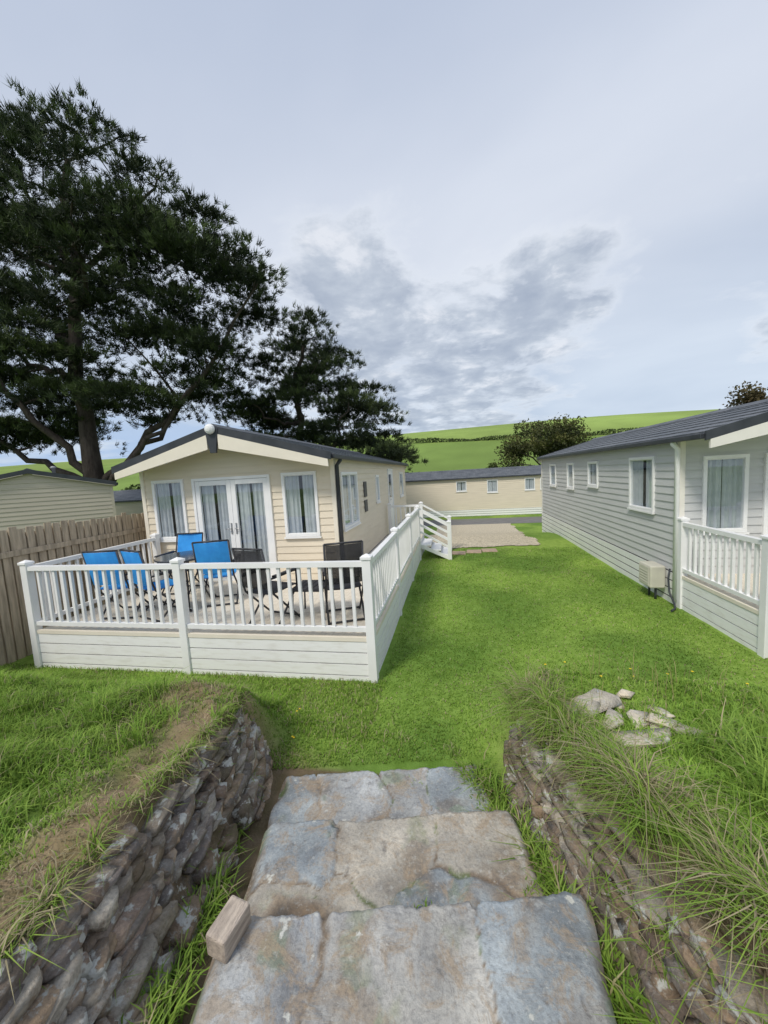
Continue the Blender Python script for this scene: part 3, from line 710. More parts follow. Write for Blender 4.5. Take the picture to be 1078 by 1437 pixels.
def drywall(side,label,sd):
    rr=random.Random(sd); V=[];F=[];C=[]
    pal=[(.33,.265,.205),(.23,.19,.16),(.42,.37,.31),(.39,.295,.21),(.29,.26,.235),(.50,.46,.40),(.30,.23,.185),(.37,.345,.315),(.22,.195,.185)]
    if side<0:
        path=[((-1.12,.2,.5),(-1.40,.2,.85)),((-1.20,.9,.34),(-1.46,.9,.80)),((-1.30,1.5,.16),(-1.55,1.5,.71)),((-1.39,2.0,.03),(-1.63,2.05,.60)),((-1.50,2.45,-.03),(-1.70,2.45,.52)),((-1.66,2.75,-.04),(-1.82,2.68,.40)),((-1.90,2.92,-.02),(-1.99,2.82,.26))]
    else:
        path=[((.74,.3,.5),(.90,.3,.85)),((.66,1.0,.34),(.81,1.0,.78)),((.58,1.45,.18),(.71,1.5,.71)),((.44,1.9,.06),(.59,1.95,.63)),((.32,2.35,-.02),(.49,2.35,.55)),((.27,2.65,-.04),(.43,2.7,.45)),((.36,2.95,-.03),(.54,2.95,.30))]
    seg=[0]
    for a,bq in zip(path[:-1],path[1:]): seg.append(seg[-1]+(Vector(a[0])-Vector(bq[0])).length)
    T=seg[-1]
    def at(s,f):
        s=min(max(s,0),T-1e-4)
        for i in range(len(seg)-1):
            if s<=seg[i+1]:
                t=(s-seg[i])/(seg[i+1]-seg[i]); A=Vector(path[i][0]).lerp(Vector(path[i+1][0]),t); B=Vector(path[i][1]).lerp(Vector(path[i+1][1]),t)
                d=(Vector(path[i+1][0])-Vector(path[i][0])); p=A.lerp(B,f)
                p.x+=.030*noise.noise(Vector((s*1.8,f*2.2,sd*5.0)))+.014*noise.noise(Vector((s*5,f*5,sd*3.0)))
                return p,math.atan2(d.y,d.x)
    nS,nR=60,14; base=len(V)
    for i in range(nS+1):
        for k in range(nR+1):
            p,_=at(T*i/nS,k/nR); p.x+=(-.035 if side<0 else .035)+.012*noise.noise(Vector((i*.5,k*.6,sd)))
            V.append(tuple(p)); f=1+.4*noise.noise(Vector((i*.9,k*.9,3))); C.append([.20*f,.155*f,.105*f])
    for i in range(nS):
        for k in range(nR):
            a=base+i*(nR+1)+k; b_=a+1; c_=a+nR+1; d_=c_+1
            F.append((a,b_,d_)); F.append((a,d_,c_))
    f=0.0
    while f<1.0:
        ch=rr.choice([.020,.026,.034,.044,.060]); ph=rr.uniform(0,6)
        s=-rr.uniform(0,.2)
        while s<T+.05:
            ln=rr.choice([rr.uniform(.04,.10),rr.uniform(.10,.20),rr.uniform(.18,.36)]); hh=ch*rr.uniform(.65,1.25)
            ff=f+.035*math.sin(s*2.3+ph)+rr.uniform(-.014,.014)
            gap=noise.noise(Vector((s*2.2,ff*2.5,sd*9.0)))
            if (ff>.88 and rr.random()<.5) or (gap>.30 and rr.random()<.75): s+=ln; continue
            p,yaw=at(s+ln/2,min(1.0,max(0,ff)))
            out=rr.uniform(-.016,.028); p.x+=out if side<0 else -out
            c=rr.choice(pal); g_=rr.uniform(.68,1.25); c=tuple(q*g_ for q in c)
            w_=rr.uniform(.10,.13)
            p.x+=(-.012 if side<0 else .012)
            stone(V,F,C,p,(ln*1.10,w_,hh*1.05),yaw+rr.uniform(-.14,.14),rr.uniform(-.12,.16),rr.uniform(-.14,.14),c,rr,(7,8,9,10,11),1.5)
            s+=ln*.97
        f+=ch*.84/.56
    return fast_mesh('dry_stone_wall',np.array(V),np.array(F),WALLST,np.array(C),label=label,category='stone wall')
drywall(-1,"dry stone retaining wall of brown layered slate topped by dry turf",11)
drywall(1,"overgrown dry stone retaining wall of dark slate beside the steps",12)
rr=random.Random(5)
for (x,y,lx_,w,h,yaw) in ((.88,2.58,.36,.20,.024,.5),(.80,2.50,.28,.15,.022,1.1),(1.02,2.28,.42,.15,.018,.1),(1.20,2.42,.24,.12,.016,-.3),(1.08,2.46,.22,.13,.018,.8),(1.30,2.34,.18,.09,.016,.2),(.68,2.42,.13,.08,.045,1.2),(1.24,2.54,.19,.08,.016,2.2),(.96,2.64,.24,.13,.022,-.5),(1.12,2.72,.14,.09,.018,.3),(.92,2.42,.22,.13,.018,.9),(1.14,2.34,.16,.10,.016,1.4)):
    V=[];F=[];C=[]
    z=float(height(x,y))+h*.5+.016
    stone(V,F,C,Vector((0,0,0)),(lx_,w,h),yaw,rr.uniform(-.12,.12),rr.uniform(.0,.26),rr.choice([(.70,.62,.49),(.56,.50,.41),(.62,.56,.46)]),rr,(5,6,7),1.3)
    o=fast_mesh('loose_stone',np.array(V),np.array(F),RUBBLE,np.array(C),label="pale flat slate lying loose on the grassy bank",category='stone',group='loose stones on the bank'); o.location=(x,y,z)

# ------------------------------------------------------------------ grass
def blades(name,P,H,W,lean,Cc,m=GRASSM,**props):
    N=len(P); a=rng.uniform(0,2*np.pi,N); dx,dy=np.cos(a),np.sin(a)
    b=a+np.pi/2+rng.uniform(-.6,.6,N); px,py=np.cos(b)*W/2,np.sin(b)*W/2
    V=np.zeros((N,5,3)); z=np.zeros(N)
    V[:,0]=P-np.stack([px,py,z],1); V[:,1]=P+np.stack([px,py,z],1)
    M=P+np.stack([dx*lean*H*.35,dy*lean*H*.35,H*.6],1)
    V[:,2]=M-np.stack([px,py,z],1)*.75; V[:,3]=M+np.stack([px,py,z],1)*.75
    V[:,4]=P+np.stack([dx*lean*H,dy*lean*H,H*(1-.35*lean)],1)
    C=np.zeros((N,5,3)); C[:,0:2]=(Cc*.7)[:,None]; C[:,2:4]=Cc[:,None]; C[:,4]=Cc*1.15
    i=np.arange(N)[:,None]*5
    F=np.concatenate([i+np.array([0,1,3]),i+np.array([0,3,2]),i+np.array([2,3,4])])
    return fast_mesh(name,V.reshape(-1,3),F,m,C.reshape(-1,3),**props)
def gcol(N,d,bright=1.0):
    g=np.array([.19,.33,.055]);h=np.array([.36,.50,.10]);s=np.array([.50,.42,.28]); t=rng.random(N)[:,None]
    c=(g*(1-t)+h*t)*bright; isd=(rng.random(N)<np.clip(d,0,1))[:,None]
    return np.where(isd,s*(.6+.6*rng.random(N)[:,None]),c)
N=150000
y=2.35+ (rng.random(N)**1.7)*8.5; x=rng.uniform(-1,1,N)*(2.6+.25*y)+1.0
k=(x>-.85)|(y<3.78); k&=(x<3.22)|(y<4.6); k&=~((y>11)&(x<2.4)); k&=~((x>-1.5)&(x<.35)&(y<2.72+.19*(x+.4)))
k&=(x>-5.9); bank=((x<xl(y)-.2)|(x>xr(y)+.2))&(y<3.0); k&=~bank
x,y=x[k],y[k]
P=np.stack([x,y,height(x,y)],1); H=rng.uniform(.010,.026,len(x))*(.8+.6*fbm(x,y,2,61))
n=np.clip(fbm(x,y,.9,31)*2.4-.7,0,1); n2=fbm(x,y,4,63); wear=sstep(.56,.72,fbm(x,y,.7,91))
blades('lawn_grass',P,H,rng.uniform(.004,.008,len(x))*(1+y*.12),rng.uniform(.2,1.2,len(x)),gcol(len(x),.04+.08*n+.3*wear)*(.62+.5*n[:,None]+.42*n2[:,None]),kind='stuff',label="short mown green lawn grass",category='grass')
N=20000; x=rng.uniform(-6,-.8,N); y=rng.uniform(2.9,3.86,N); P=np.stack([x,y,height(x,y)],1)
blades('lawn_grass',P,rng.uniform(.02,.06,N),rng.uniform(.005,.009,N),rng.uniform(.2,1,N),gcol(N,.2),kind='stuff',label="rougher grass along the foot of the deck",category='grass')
def bankgrass(side,N,sd):
    if side<0: x=rng.uniform(-6,-1.25,N); y=rng.uniform(.2,3.6,N); k=x<xl(y)-.05
    else: x=rng.uniform(.3,5.0,N); y=rng.uniform(.2,3.9,N); k=x>xr(y)+.04
    x,y=x[k],y[k]; d=dryness(x,y); k=rng.random(len(x))<(1-.80*np.clip(d*1.5,0,1)); x,y,d=x[k],y[k],d[k]
    lush=fbm(x,y,1.4,70+sd)
    H=(.025+.08*lush**2)*(1-.65*d)*rng.uniform(.5,1.4,len(x))
    if side<0: H*=1+.8*sstep(-1.9,-2.3,x)
    else: H*=1+1.2*sstep(1.1,1.5,x)*sstep(2.9,2.3,y)
    P=np.stack([x,y,height(x,y)],1)
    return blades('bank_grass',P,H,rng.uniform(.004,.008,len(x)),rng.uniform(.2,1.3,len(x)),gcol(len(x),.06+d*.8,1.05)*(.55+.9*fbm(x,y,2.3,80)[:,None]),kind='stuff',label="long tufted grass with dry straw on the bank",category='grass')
bankgrass(-1,110000,1); bankgrass(1,130000,2)
PP=[];HH=[];DD=[];WW=[];LL=[]
def tuft(x,y,n,h,spread,d,w=.006,dz=0,ln=(.3,1.5),z=None):
    xx=x+rng.normal(0,spread,n);yv=y+rng.normal(0,spread,n)
    zz_=height(xx,yv)+dz if z is None else np.full(n,z)+rng.normal(0,.015,n)
    PP.append(np.stack([xx,yv,zz_],1)); HH.append(rng.uniform(.5,1.2,n)*h); DD.append(np.full(n,d)); WW.append(rng.uniform(.6,1.3,n)*w); LL.append(rng.uniform(*ln,n))
for i in range(64):
    yv=rng.uniform(.5,2.95); tuft(float(xr(yv))+rng.uniform(.05,.28),yv,60,rng.uniform(.05,.15),.045,rng.choice([.1,.3,.6]),.005)
for i in range(60):
    yv=rng.uniform(.7,2.95); tuft(float(xr(yv))+rng.uniform(.02,.10),yv,60,rng.uniform(.09,.20),.022,rng.choice([.1,.4,.6]),.005,.01,(.9,2.8))
for i in range(60):
    yv=rng.uniform(.5,2.9); tuft(float(xl(yv))-rng.uniform(.05,.6),yv,50,rng.uniform(.02,.06),.05,rng.choice([.2,.5,.9]),.005)
for i in range(30):
    yv=rng.uniform(.8,2.8); tuft(float(xl(yv))-rng.uniform(.03,.10),yv,40,rng.uniform(.05,.10),.02,.5,.005,.01,(.9,2.6))
# weeds rooted in the wall faces
for i in range(34):
    yv=rng.uniform(.8,2.7); q=rng.uniform(.1,.9)
    if i%3==0: tuft(-1.13-.155*(yv-.2)-.24*q,yv,14,rng.uniform(.03,.08),.012,.35,.005,0,(.6,2.4),z=float(.52-.235*(yv-.2)+q*.46))
    else: tuft(.76-.20*(yv-.3)+.16*q,yv,16,rng.uniform(.04,.11),.014,.3,.005,0,(.6,2.4),z=float(.50-.235*(yv-.3)+q*.46))
for i in range(56):
    yv=rng.uniform(.75,2.6); tuft(-1.10-.33*(yv-.9)+rng.uniform(-.11,.05),yv,28,rng.uniform(.05,.15),.03,.12,.009,.02)
for i in range(62):
    yv=rng.uniform(.9,2.7); tuft(.58-.36*(yv-1.2)+rng.uniform(-.07,.10),yv,34,rng.uniform(.06,.19),.03,.10,.009,.02)
for (x_,y_,dz) in ((.18,1.38,.07),(.2,1.25,.06),(.02,1.95,.11),(-.35,1.95,.11),(.12,1.1,.04),(-.35,2.45,.03),(-.9,1.65,.04),(-.2,1.52,.08),(.3,1.7,.08)):
    tuft(x_,y_,26,.035,.028,.1,.006,dz)
for i in range(44): tuft(rng.uniform(1.3,2.4),rng.uniform(1.2,2.2),90,rng.uniform(.18,.30),.06,.05,.007)
for i in range(40): tuft(rng.uniform(-3.2,-2.05),rng.uniform(.9,2.6),80,rng.uniform(.10,.19),.06,.05,.006)
for i in range(16): tuft(rng.uniform(-1.6,.9),rng.uniform(2.75,3.1),24,rng.uniform(.04,.09),.04,.3,.005)
P=np.concatenate(PP);H=np.concatenate(HH);D=np.concatenate(DD);W=np.concatenate(WW)
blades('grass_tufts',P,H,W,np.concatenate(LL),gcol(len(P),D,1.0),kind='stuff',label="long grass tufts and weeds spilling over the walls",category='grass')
N=90; x=rng.uniform(.7,1.9,N);y=rng.uniform(2.4,3.3,N); P=np.stack([x,y,height(x,y)],1)
blades('dry_stalks',P,rng.uniform(.12,.32,N),np.full(N,.004),rng.uniform(.1,.5,N),np.tile(np.array([.5,.42,.22]),(N,1)),kind='stuff',label="thin dry grass stalks",category='grass')
N=16; fx=np.concatenate([rng.uniform(.5,2.2,N),rng.uniform(-1.7,-1.2,4)]); fy=np.concatenate([rng.uniform(2.8,3.5,N),rng.uniform(2.8,3.1,4)])
mb=MB()
for a,b in zip(fx,fy):
    z=float(height(a,b))+random.uniform(.05,.13)
    mb.tube([(a,b,z-.13),(a,b,z)],.0015,4,1,False)
    for k in range(6):
        t=k*math.pi/3; mb.face([(a,b,z),(a+.008*math.cos(t-.4),b+.008*math.sin(t-.4),z+.004),(a+.010*math.cos(t),b+.010*math.sin(t),z+.005),(a+.008*math.cos(t+.4),b+.008*math.sin(t+.4),z+.004)])
mb.build('wild_flowers',[PETAL,STEMG],None,kind='stuff',label="tiny yellow wild flowers in the rough grass",category='flowers',recalc=False)

# ------------------------------------------------------------------ trees
def inpoly(x,z,poly):
    c=False;n=len(poly);j=n-1
    for i in range(n):
        xi,zi=poly[i];xj,zj=poly[j]
        if (zi>z)!=(zj>z) and x<(xj-xi)*(z-zi)/(zj-zi)+xi: c=not c
        j=i
    return c
def pdist(x,z,poly):
    m=1e9;n=len(poly)
    for i in range(n):
        a=Vector(poly[i]);b=Vector(poly[(i+1)%n]);p=Vector((x,z)); d=b-a; t=max(0,min(1,(p-a).dot(d)/d.length_squared)); m=min(m,(p-a-d*t).length)
    return m
def needles(name,pads,tufts,per,ln,wd,parent,origin,c0,c1):
    Vs=[];Cs=[]
    for (c,r) in pads:
        nt=max(8,int(tufts*r[0]*r[1]))
        d=rng.normal(0,1,(nt,3)); d/=np.linalg.norm(d,axis=1)[:,None]
        th_=np.arctan2(d[:,1],d[:,0]); ph=rng.uniform(0,6.28,3)
        lob=1+.30*np.sin(3*th_+ph[0])+.20*np.sin(5*th_+ph[1])
        rad=rng.random(nt)**.5*rng.uniform(.8,1.2,nt)*lob
        T=np.array(c)+d*rad[:,None]*np.array(r)
        T[:,2]+=rng.normal(0,.06,nt)-.20*(rad**2)*r[0]
        ax=d*np.array([1,1,.3])+np.array([0,0,.8]); ax/=np.linalg.norm(ax,axis=1)[:,None]
        light=np.clip(.34+.7*d[:,2]*rad+.25*(rad-.5),.05,1)*rng.uniform(.6,1.3,nt)*rng.uniform(.5,1.3)  # crown shading put into tuft colour: lighter on top and outside, dark inside
        A=np.repeat(ax,per,0)+rng.normal(0,.5,(nt*per,3)); A/=np.linalg.norm(A,axis=1)[:,None]
        Q=np.repeat(T,per,0)+rng.normal(0,.04,(nt*per,3)); l=rng.uniform(.6,1.2,nt*per)[:,None]*ln
        s=np.cross(A,rng.normal(0,1,A.shape)); s/=np.linalg.norm(s,axis=1)[:,None]; s*=wd/2
        Vs.append(np.stack([Q-s,Q+s,Q+A*l],1)); 
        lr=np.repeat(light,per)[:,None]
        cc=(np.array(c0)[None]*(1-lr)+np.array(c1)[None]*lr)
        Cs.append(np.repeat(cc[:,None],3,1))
    V=np.concatenate(Vs).reshape(-1,3)-np.array(origin); C=np.concatenate(Cs).reshape(-1,3)
    return fast_mesh(name,V,np.arange(len(V)).reshape(-1,3),NEEDLE,C,parent=parent)
def bez(a,b,c,n):
    return [a.lerp(b,t).lerp(b.lerp(c,t),t) for t in [i/n for i in range(n+1)]]
def pine(base,fork,top,poly,yc,ydepth,npads,label,seed,prim=9,low=4,r0=.42,padr=(.8,1.35),flat=.30,sep=.85,tf=58):
    rr=random.Random(seed); th=thing('pine_tree',base,label,'tree'); B=Vector(base)
    pads=[];tries=0
    xa=min(p[0] for p in poly);xb=max(p[0] for p in poly);za=min(p[1] for p in poly);zb=max(p[1] for p in poly)
    while len(pads)<npads and tries<20000:
        tries+=1
        x=rr.uniform(xa,xb);z=rr.uniform(za,zb)
        if not inpoly(x,z,poly): continue
        dd=pdist(x,z,poly); r=rr.uniform(*padr)
        if dd<r*.4: r=max(.38,dd/.45)
        yv=yc+rr.uniform(-1,1)*min(ydepth,dd*1.6+.4)
        if any((abs(x-q[0][0])**2+abs(yv-q[0][1])**2+(2.4*(z-q[0][2]))**2)<(r*sep)**2 for q in pads): continue
        pads.append(((x,yv,z),(r*1.3,r*1.3,r*flat)))
    mb=MB(); F=Vector(fork); T=Vector(top)
    tr=[B+Vector((0,0,-.3)),B.lerp(F,.35)+Vector((.10,0,0)),B.lerp(F,.7)+Vector((-.05,.05,0)),F]
    lead=bez(F,F.lerp(T,.5)+Vector((-.9,.3,0)),T,9)[1:]
    for q in lead[:-1]: q+=Vector((rr.uniform(-.2,.2),rr.uniform(-.2,.2),0))
    allp=tr+lead; nR=len(allp)
    rad=[r0*1.3,r0*1.05,r0,r0*.92]+[r0*.66*(1-i/len(lead))**.8+.04 for i in range(len(lead))]
    mb.tube([p-B for p in allp],rad,12,0,False)
    limbs=[(q,rad[4+i]) for i,q in enumerate(lead)]; starts=limbs[:6]
    cand=pads[:]; chosen=[]
    far=lambda p:min([(Vector(p[0])-Vector(q[0])).length for q in chosen]+[(Vector(p[0])-l[0]).length for l in limbs[:9]])
    zlow=za+.42*(zb-za)
    for k in range(prim+low):
        lowk=k<low
        cc_=[p for p in cand if (p[0][2]<zlow)==lowk and p not in chosen]
        if not cc_: continue
        p=max(cc_,key=far); chosen.append(p)
        c=Vector(p[0])
        if lowk: S,rs0=F-Vector((0,0,rr.uniform(.0,.9))),r0*.72
        else: S,rs0=min(starts,key=lambda t:abs((c.z-t[0].z)-.35*(c-t[0]).length))
        mid=S.lerp(c,.5)+Vector((rr.uniform(-.5,.5),rr.uniform(-.6,.6),rr.uniform(-1.0,.3) if lowk else rr.uniform(-1.0,.6)))
        pts=bez(S,mid,c,12)
        for i in range(1,12): pts[i]+=Vector((rr.uniform(-.18,.18),rr.uniform(-.18,.18),rr.uniform(-.16,.16)))
        rad=[rs0*.52*(1-i/12)**.9+.02 for i in range(13)]
        mb.tube([q-B for q in pts],rad,7,0,False); limbs+= [(q,rad[i]) for i,q in enumerate(pts)]
    for p in pads:
        if p in chosen: continue
        c=Vector(p[0]); q,rq=min(limbs,key=lambda t:(t[0]-c).length+ (0 if t[0].z<c.z+.5 else 2))
        mid=q.lerp(c,.5)+Vector((rr.uniform(-.3,.3),rr.uniform(-.3,.3),rr.uniform(-.3,.2)))
        pts=bez(q,mid,c,5); rs=min(rq*.7,.06)
        mb.tube([v-B for v in pts],[rs*(1-.75*i/5) for i in range(6)],5,0,False)
        limbs+=[(v,rs*(1-.75*i/5)) for i,v in enumerate(pts)][2:]
    mb.build('trunk',BARK,th,recalc=False)
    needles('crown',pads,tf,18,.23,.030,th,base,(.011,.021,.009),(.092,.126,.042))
    return th
poly1=[(-13.2,16.7),(-12,15.6),(-10.9,15.0),(-10.5,13.9),(-9.4,13.5),(-9.3,12.4),(-7.8,12.0),(-7.4,10.6),(-5.6,9.7),(-6.8,8.5),(-7.2,6.9),(-8.5,6.4),(-9.5,5.2),(-11.5,4.5),(-12.4,5.2),(-14.3,5.4),(-16.0,4.7),(-18.4,4.1),(-21,4.6),(-22,10),(-20,14),(-17.4,15.4),(-16.6,17.0),(-14.6,16.3)]
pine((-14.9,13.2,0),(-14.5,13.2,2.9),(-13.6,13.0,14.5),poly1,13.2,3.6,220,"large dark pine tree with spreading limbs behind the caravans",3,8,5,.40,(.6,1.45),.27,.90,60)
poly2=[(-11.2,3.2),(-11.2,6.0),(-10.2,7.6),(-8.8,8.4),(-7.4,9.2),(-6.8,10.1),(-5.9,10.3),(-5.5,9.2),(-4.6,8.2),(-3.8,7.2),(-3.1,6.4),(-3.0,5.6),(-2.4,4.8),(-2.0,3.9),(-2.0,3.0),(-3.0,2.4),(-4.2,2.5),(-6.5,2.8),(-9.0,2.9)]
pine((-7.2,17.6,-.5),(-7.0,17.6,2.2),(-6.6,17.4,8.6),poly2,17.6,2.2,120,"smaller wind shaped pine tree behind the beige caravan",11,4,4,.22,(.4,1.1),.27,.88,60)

def broad(base,rx,ry,rz,zc,npads,label,seed,c0,c1,name='tree',lw=.22,per=240):
    rr=random.Random(seed); th=thing(name,base,label,name.replace('_',' ')); B=Vector(base)
    pads=[]
    for i in range(npads):
        a=rr.uniform(0,2*math.pi); el=rr.uniform(-.5,1); q=rr.random()**.4
        pads.append((rx*q*math.cos(a)*math.sqrt(1-max(0,el)**2*.8),ry*q*math.sin(a),zc+rz*q*el,rr.uniform(.18,.34)*rx))
    mb=MB()
    mb.tube([(0,0,-.4),(.05,0,zc*.5),(0,0,zc)],[.05*rx+.05,.04*rx+.04,.03*rx+.02],8,0,False)
    for p in pads[::2]:
        mb.tube([(0,0,zc*.6),(p[0]*.4,p[1]*.4,zc*.6+(p[2]-zc*.6)*.6),(p[0],p[1],p[2])],[.025*rx,.015*rx,.006*rx],5,0,False)
    mb.build('trunk',BARK,th,recalc=False)
    Vs=[];Cs=[]
    for (a,b_,c,r) in pads:
        n_=per; d=rng.normal(0,1,(n_,3)); d/=np.linalg.norm(d,axis=1)[:,None]; q=rng.random(n_)**.4*rng.uniform(.8,1.25,n_)
        T=np.array([a,b_,c])+d*q[:,None]*np.array([r,r,r*.8])
        u=rng.normal(0,1,(n_,3)); u/=np.linalg.norm(u,axis=1)[:,None]; v=np.cross(u,rng.normal(0,1,(n_,3))); v/=np.linalg.norm(v,axis=1)[:,None]
        s=rng.uniform(.5,1.2,n_)[:,None]*lw
        Vs.append(np.stack([T-u*s,T+v*s*.6,T+u*s,T-v*s*.6],1))
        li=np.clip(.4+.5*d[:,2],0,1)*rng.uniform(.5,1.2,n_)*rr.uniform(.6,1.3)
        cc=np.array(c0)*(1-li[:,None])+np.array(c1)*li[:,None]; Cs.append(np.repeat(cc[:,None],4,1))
    V=np.concatenate(Vs).reshape(-1,3);C=np.concatenate(Cs).reshape(-1,3)
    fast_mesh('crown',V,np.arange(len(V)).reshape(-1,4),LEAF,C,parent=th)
    return th
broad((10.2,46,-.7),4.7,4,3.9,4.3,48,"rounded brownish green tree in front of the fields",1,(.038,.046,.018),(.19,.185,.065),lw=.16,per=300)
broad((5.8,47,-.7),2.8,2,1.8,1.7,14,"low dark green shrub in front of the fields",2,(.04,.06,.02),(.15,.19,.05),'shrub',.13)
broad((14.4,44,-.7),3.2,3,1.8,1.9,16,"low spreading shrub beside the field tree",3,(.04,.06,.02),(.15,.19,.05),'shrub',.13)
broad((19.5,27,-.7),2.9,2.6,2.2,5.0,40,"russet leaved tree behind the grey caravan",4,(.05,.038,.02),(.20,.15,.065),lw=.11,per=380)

def hedge(name,pts,w,h,n,label,c0=(.05,.07,.025),c1=(.14,.18,.06),lw=.8):
    pts=np.array(pts,float); t=rng.random(n)*(len(pts)-1); i=np.minimum(t.astype(int),len(pts)-2); f=(t-i)[:,None]
    P=pts[i]*(1-f)+pts[i+1]*f; P[:,1]+=rng.normal(0,w/2,n); P=np.column_stack([P,height(P[:,0],P[:,1])+rng.random(n)**.8*h*(.3+1.4*vnoise(P[:,0],P[:,1],.12,77))])
    u=rng.normal(0,1,(n,3)); u/=np.linalg.norm(u,axis=1)[:,None]; v=np.cross(u,rng.normal(0,1,(n,3))); v/=np.linalg.norm(v,axis=1)[:,None]; s=rng.uniform(.6,1.4,n)[:,None]*lw
    V=np.stack([P-u*s,P+v*s*.7,P+u*s,P-v*s*.7],1).reshape(-1,3); li=rng.random(n)[:,None]
    C=np.repeat((np.array(c0)*(1-li)+np.array(c1)*li)[:,None],4,1).reshape(-1,3)
    fast_mesh(name,V,np.arange(len(V)).reshape(-1,4),LEAF,C,label=label,category='hedge',kind='stuff')
xx=np.linspace(-150,330,50)
hedge('field_hedge',[(a,float(hedgeline(a))) for a in xx],1.4,1.5,15000,"long dark hedgerow crossing the hillside fields",lw=.38)
hedge('field_hedge',[(a,62+4*math.sin(a/9)) for a in np.linspace(-60,70,20)],2.5,3.0,12000,"low hedge between the caravan park and the fields",lw=.3)

# ------------------------------------------------------------------ world and sun
w=bpy.data.worlds.new('World'); scene.world=w; w.use_nodes=True; nt=w.node_tree;N=nt.nodes;L=nt.links
bg=N['Background']
SE,SA=math.radians(50),math.radians(206)
sky=N.new('ShaderNodeTexSky'); sky.sky_type='NISHITA'; sky.sun_disc=False; sky.sun_elevation=SE; sky.sun_rotation=SA
def math_(op,a,b=None,clamp=False):
    m=N.new('ShaderNodeMath'); m.operation=op; m.use_clamp=clamp
    for i,s in enumerate((a,b)):
        if s is None: continue
        if isinstance(s,(int,float)): m.inputs[i].default_value=s
        else: L.new(s,m.inputs[i])
    return m.outputs[0]
def ramp(i,stops):
    r=N.new('ShaderNodeValToRGB'); el=r.color_ramp.elements
    while len(el)<len(stops): el.new(.5)
    for k,(p,c) in enumerate(stops): el[k].position=p; el[k].color=(*c,1) if hasattr(c,'__len__') else (c,c,c,1)
    L.new(i,r.inputs[0]); return r.outputs[0]
def mix(f,a,b,bt='MIX'):
    mx=N.new('ShaderNodeMix'); mx.data_type='RGBA'; mx.blend_type=bt
    for i,s in ((0,f),(6,a),(7,b)):
        if isinstance(s,(int,float)): mx.inputs[i].default_value=s
        elif isinstance(s,tuple): mx.inputs[i].default_value=s
        else: L.new(s,mx.inputs[i])
    return mx.outputs[2]
tc=N.new('ShaderNodeTexCoord'); sp=N.new('ShaderNodeSeparateXYZ'); L.new(tc.outputs['Generated'],sp.inputs[0])
zz=math_('ADD',math_('MAXIMUM',sp.outputs[2],0.0),.16)
cx=math_('DIVIDE',sp.outputs[0],zz); cy=math_('DIVIDE',sp.outputs[1],zz)
cb=N.new('ShaderNodeCombineXYZ'); L.new(cx,cb.inputs[0]);L.new(cy,cb.inputs[1])
def noise_(s,d,r,off=(0,0,0),dist=0):
    mp=N.new('ShaderNodeMapping'); mp.inputs['Location'].default_value=off; L.new(cb.outputs[0],mp.inputs[0])
    n=N.new('ShaderNodeTexNoise'); n.inputs['Scale'].default_value=s;n.inputs['Detail'].default_value=d;n.inputs['Roughness'].default_value=r; n.inputs['Distortion'].default_value=dist
    L.new(mp.outputs[0],n.inputs['Vector']); return n.outputs[0]
base=ramp(sp.outputs[2],[(0,(.62,.71,.85)),(.18,(.61,.69,.81)),(.45,(.68,.73,.83)),(.85,(.48,.55,.70))])
veil=ramp(noise_(.7,5,.5,(3,1,0),.3),[(.3,(.83,.86,.90)),(.7,(1.16,1.14,1.10))])
c=mix(1.0,base,veil,'MULTIPLY')
def spot(d,r0,r1):
    v=N.new('ShaderNodeVectorMath'); v.operation='DISTANCE'; L.new(tc.outputs['Generated'],v.inputs[0]); v.inputs[1].default_value=Vector(d).normalized()
    mr=N.new('ShaderNodeMapRange'); mr.interpolation_type='SMOOTHSTEP'; mr.inputs[1].default_value=r0; mr.inputs[2].default_value=r1; mr.inputs[3].default_value=1; mr.inputs[4].default_value=0
    L.new(v.outputs['Value'],mr.inputs[0]); return mr.outputs[0]
M=math_('MAXIMUM',spot((-.20,.92,.33),.10,.38),spot((.20,.92,.34),.06,.24))
M=math_('MAXIMUM',M,spot((-.03,.97,.24),.16,.38))
M=math_('MAXIMUM',M,math_('MULTIPLY',spot((.02,.93,.36),.06,.24),.80))
M=math_('MAXIMUM',M,math_('MULTIPLY',spot((-.02,.86,.46),.03,.20),.68))
M=math_('MAXIMUM',M,math_('MULTIPLY',spot((.62,.75,.24),.04,.2),.7))
cn=noise_(2.6,12,.60,(1.3,4.2,0),.2)
cov=math_('ADD',cn,math_('MULTIPLY',math_('SUBTRACT',M,1.0),.40))
cl=ramp(cov,[(.36,0.),(.49,1.)])
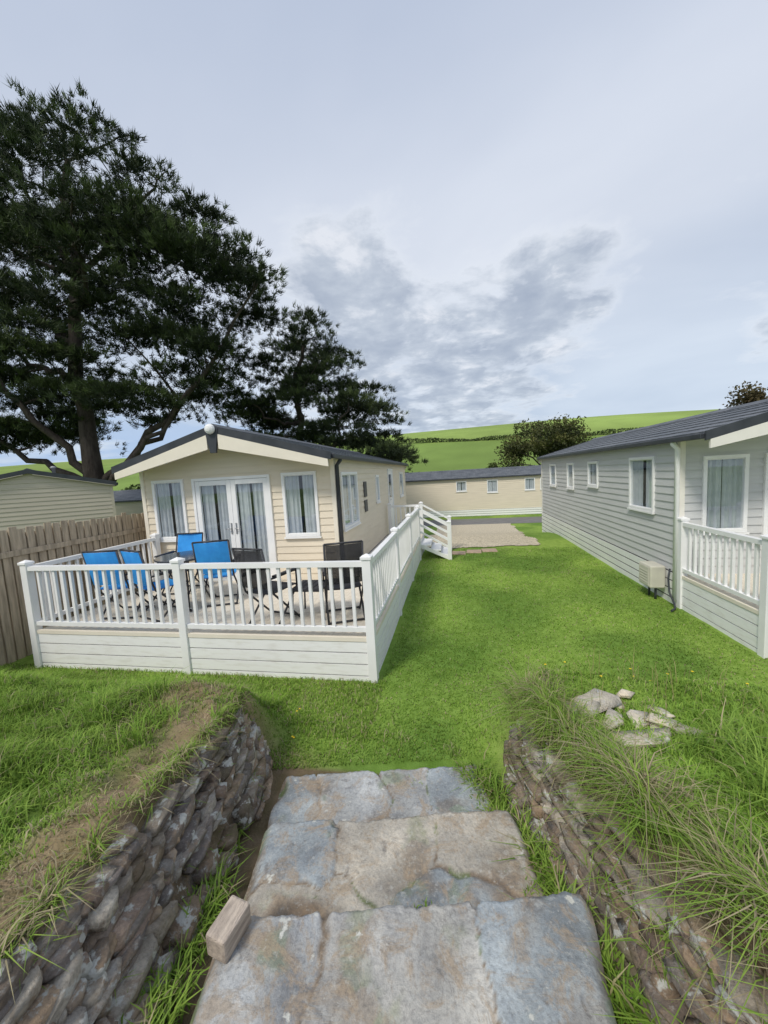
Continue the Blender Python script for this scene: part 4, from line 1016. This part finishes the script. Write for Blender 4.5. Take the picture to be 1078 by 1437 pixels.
edge=ramp(cov,[(.26,0.),(.40,1.)])
dark=ramp(noise_(4.4,10,.58,(5,2,0),.2),[(.30,(.33,.39,.50)),(.46,(.42,.48,.58)),(.56,(.52,.58,.67)),(.67,(.80,.83,.89))])
c=mix(math_('MULTIPLY',edge,.5),c,(.82,.86,.92,1))
c=mix(math_('MULTIPLY',cl,.85),c,dark)
lowm=ramp(sp.outputs[2],[(.0,1.),(.10,.9),(.24,0.)])
lown=noise_(1.1,9,.6,(11,2,0),.2)
lm2=math_('MULTIPLY',math_('MULTIPLY',lowm,ramp(lown,[(.44,0.),(.56,1.)])),spot((-.75,.65,.1),.3,.9))
c=mix(math_('MULTIPLY',lm2,.75),c,(.34,.50,.78,1))
ns=mix(1.0,sky.outputs[0],(.1,.1,.1,1),'MULTIPLY')
c=mix(.10,c,ns)
L.new(c,bg.inputs[0]); bg.inputs[1].default_value=1.06
sl=bpy.data.lights.new('sun','SUN'); sl.energy=2.5; sl.angle=math.radians(12); sl.color=(1,.94,.84)
so=bpy.data.objects.new('sun',sl); col.objects.link(so)
az=SA; dv=Vector((math.sin(az)*math.cos(SE),math.cos(az)*math.cos(SE),math.sin(SE)))
so.rotation_euler=dv.to_track_quat('Z','Y').to_euler(); so.location=(0,-10,20)

# ------------------------------------------------------------------ camera
psi,p,r=math.radians(10.65),math.radians(5.64),math.radians(3.3)
Fv=Vector((-math.sin(psi)*math.cos(p),math.cos(psi)*math.cos(p),-math.sin(p)))
R0=Vector((math.cos(psi),math.sin(psi),0)); U0=R0.cross(Fv)
Rv=R0*math.cos(r)-U0*math.sin(r); Uv=R0*math.sin(r)+U0*math.cos(r)
cam=bpy.data.cameras.new('camera'); co=bpy.data.objects.new('camera',cam); col.objects.link(co)
m=Matrix((Rv,Uv,-Fv)).transposed().to_4x4(); m.translation=Vector((0,0,2.25)); co.matrix_world=m
cam.sensor_fit='HORIZONTAL'; cam.sensor_width=36; cam.lens=530/1078*36; cam.clip_start=.05; cam.clip_end=3000
scene.camera=co
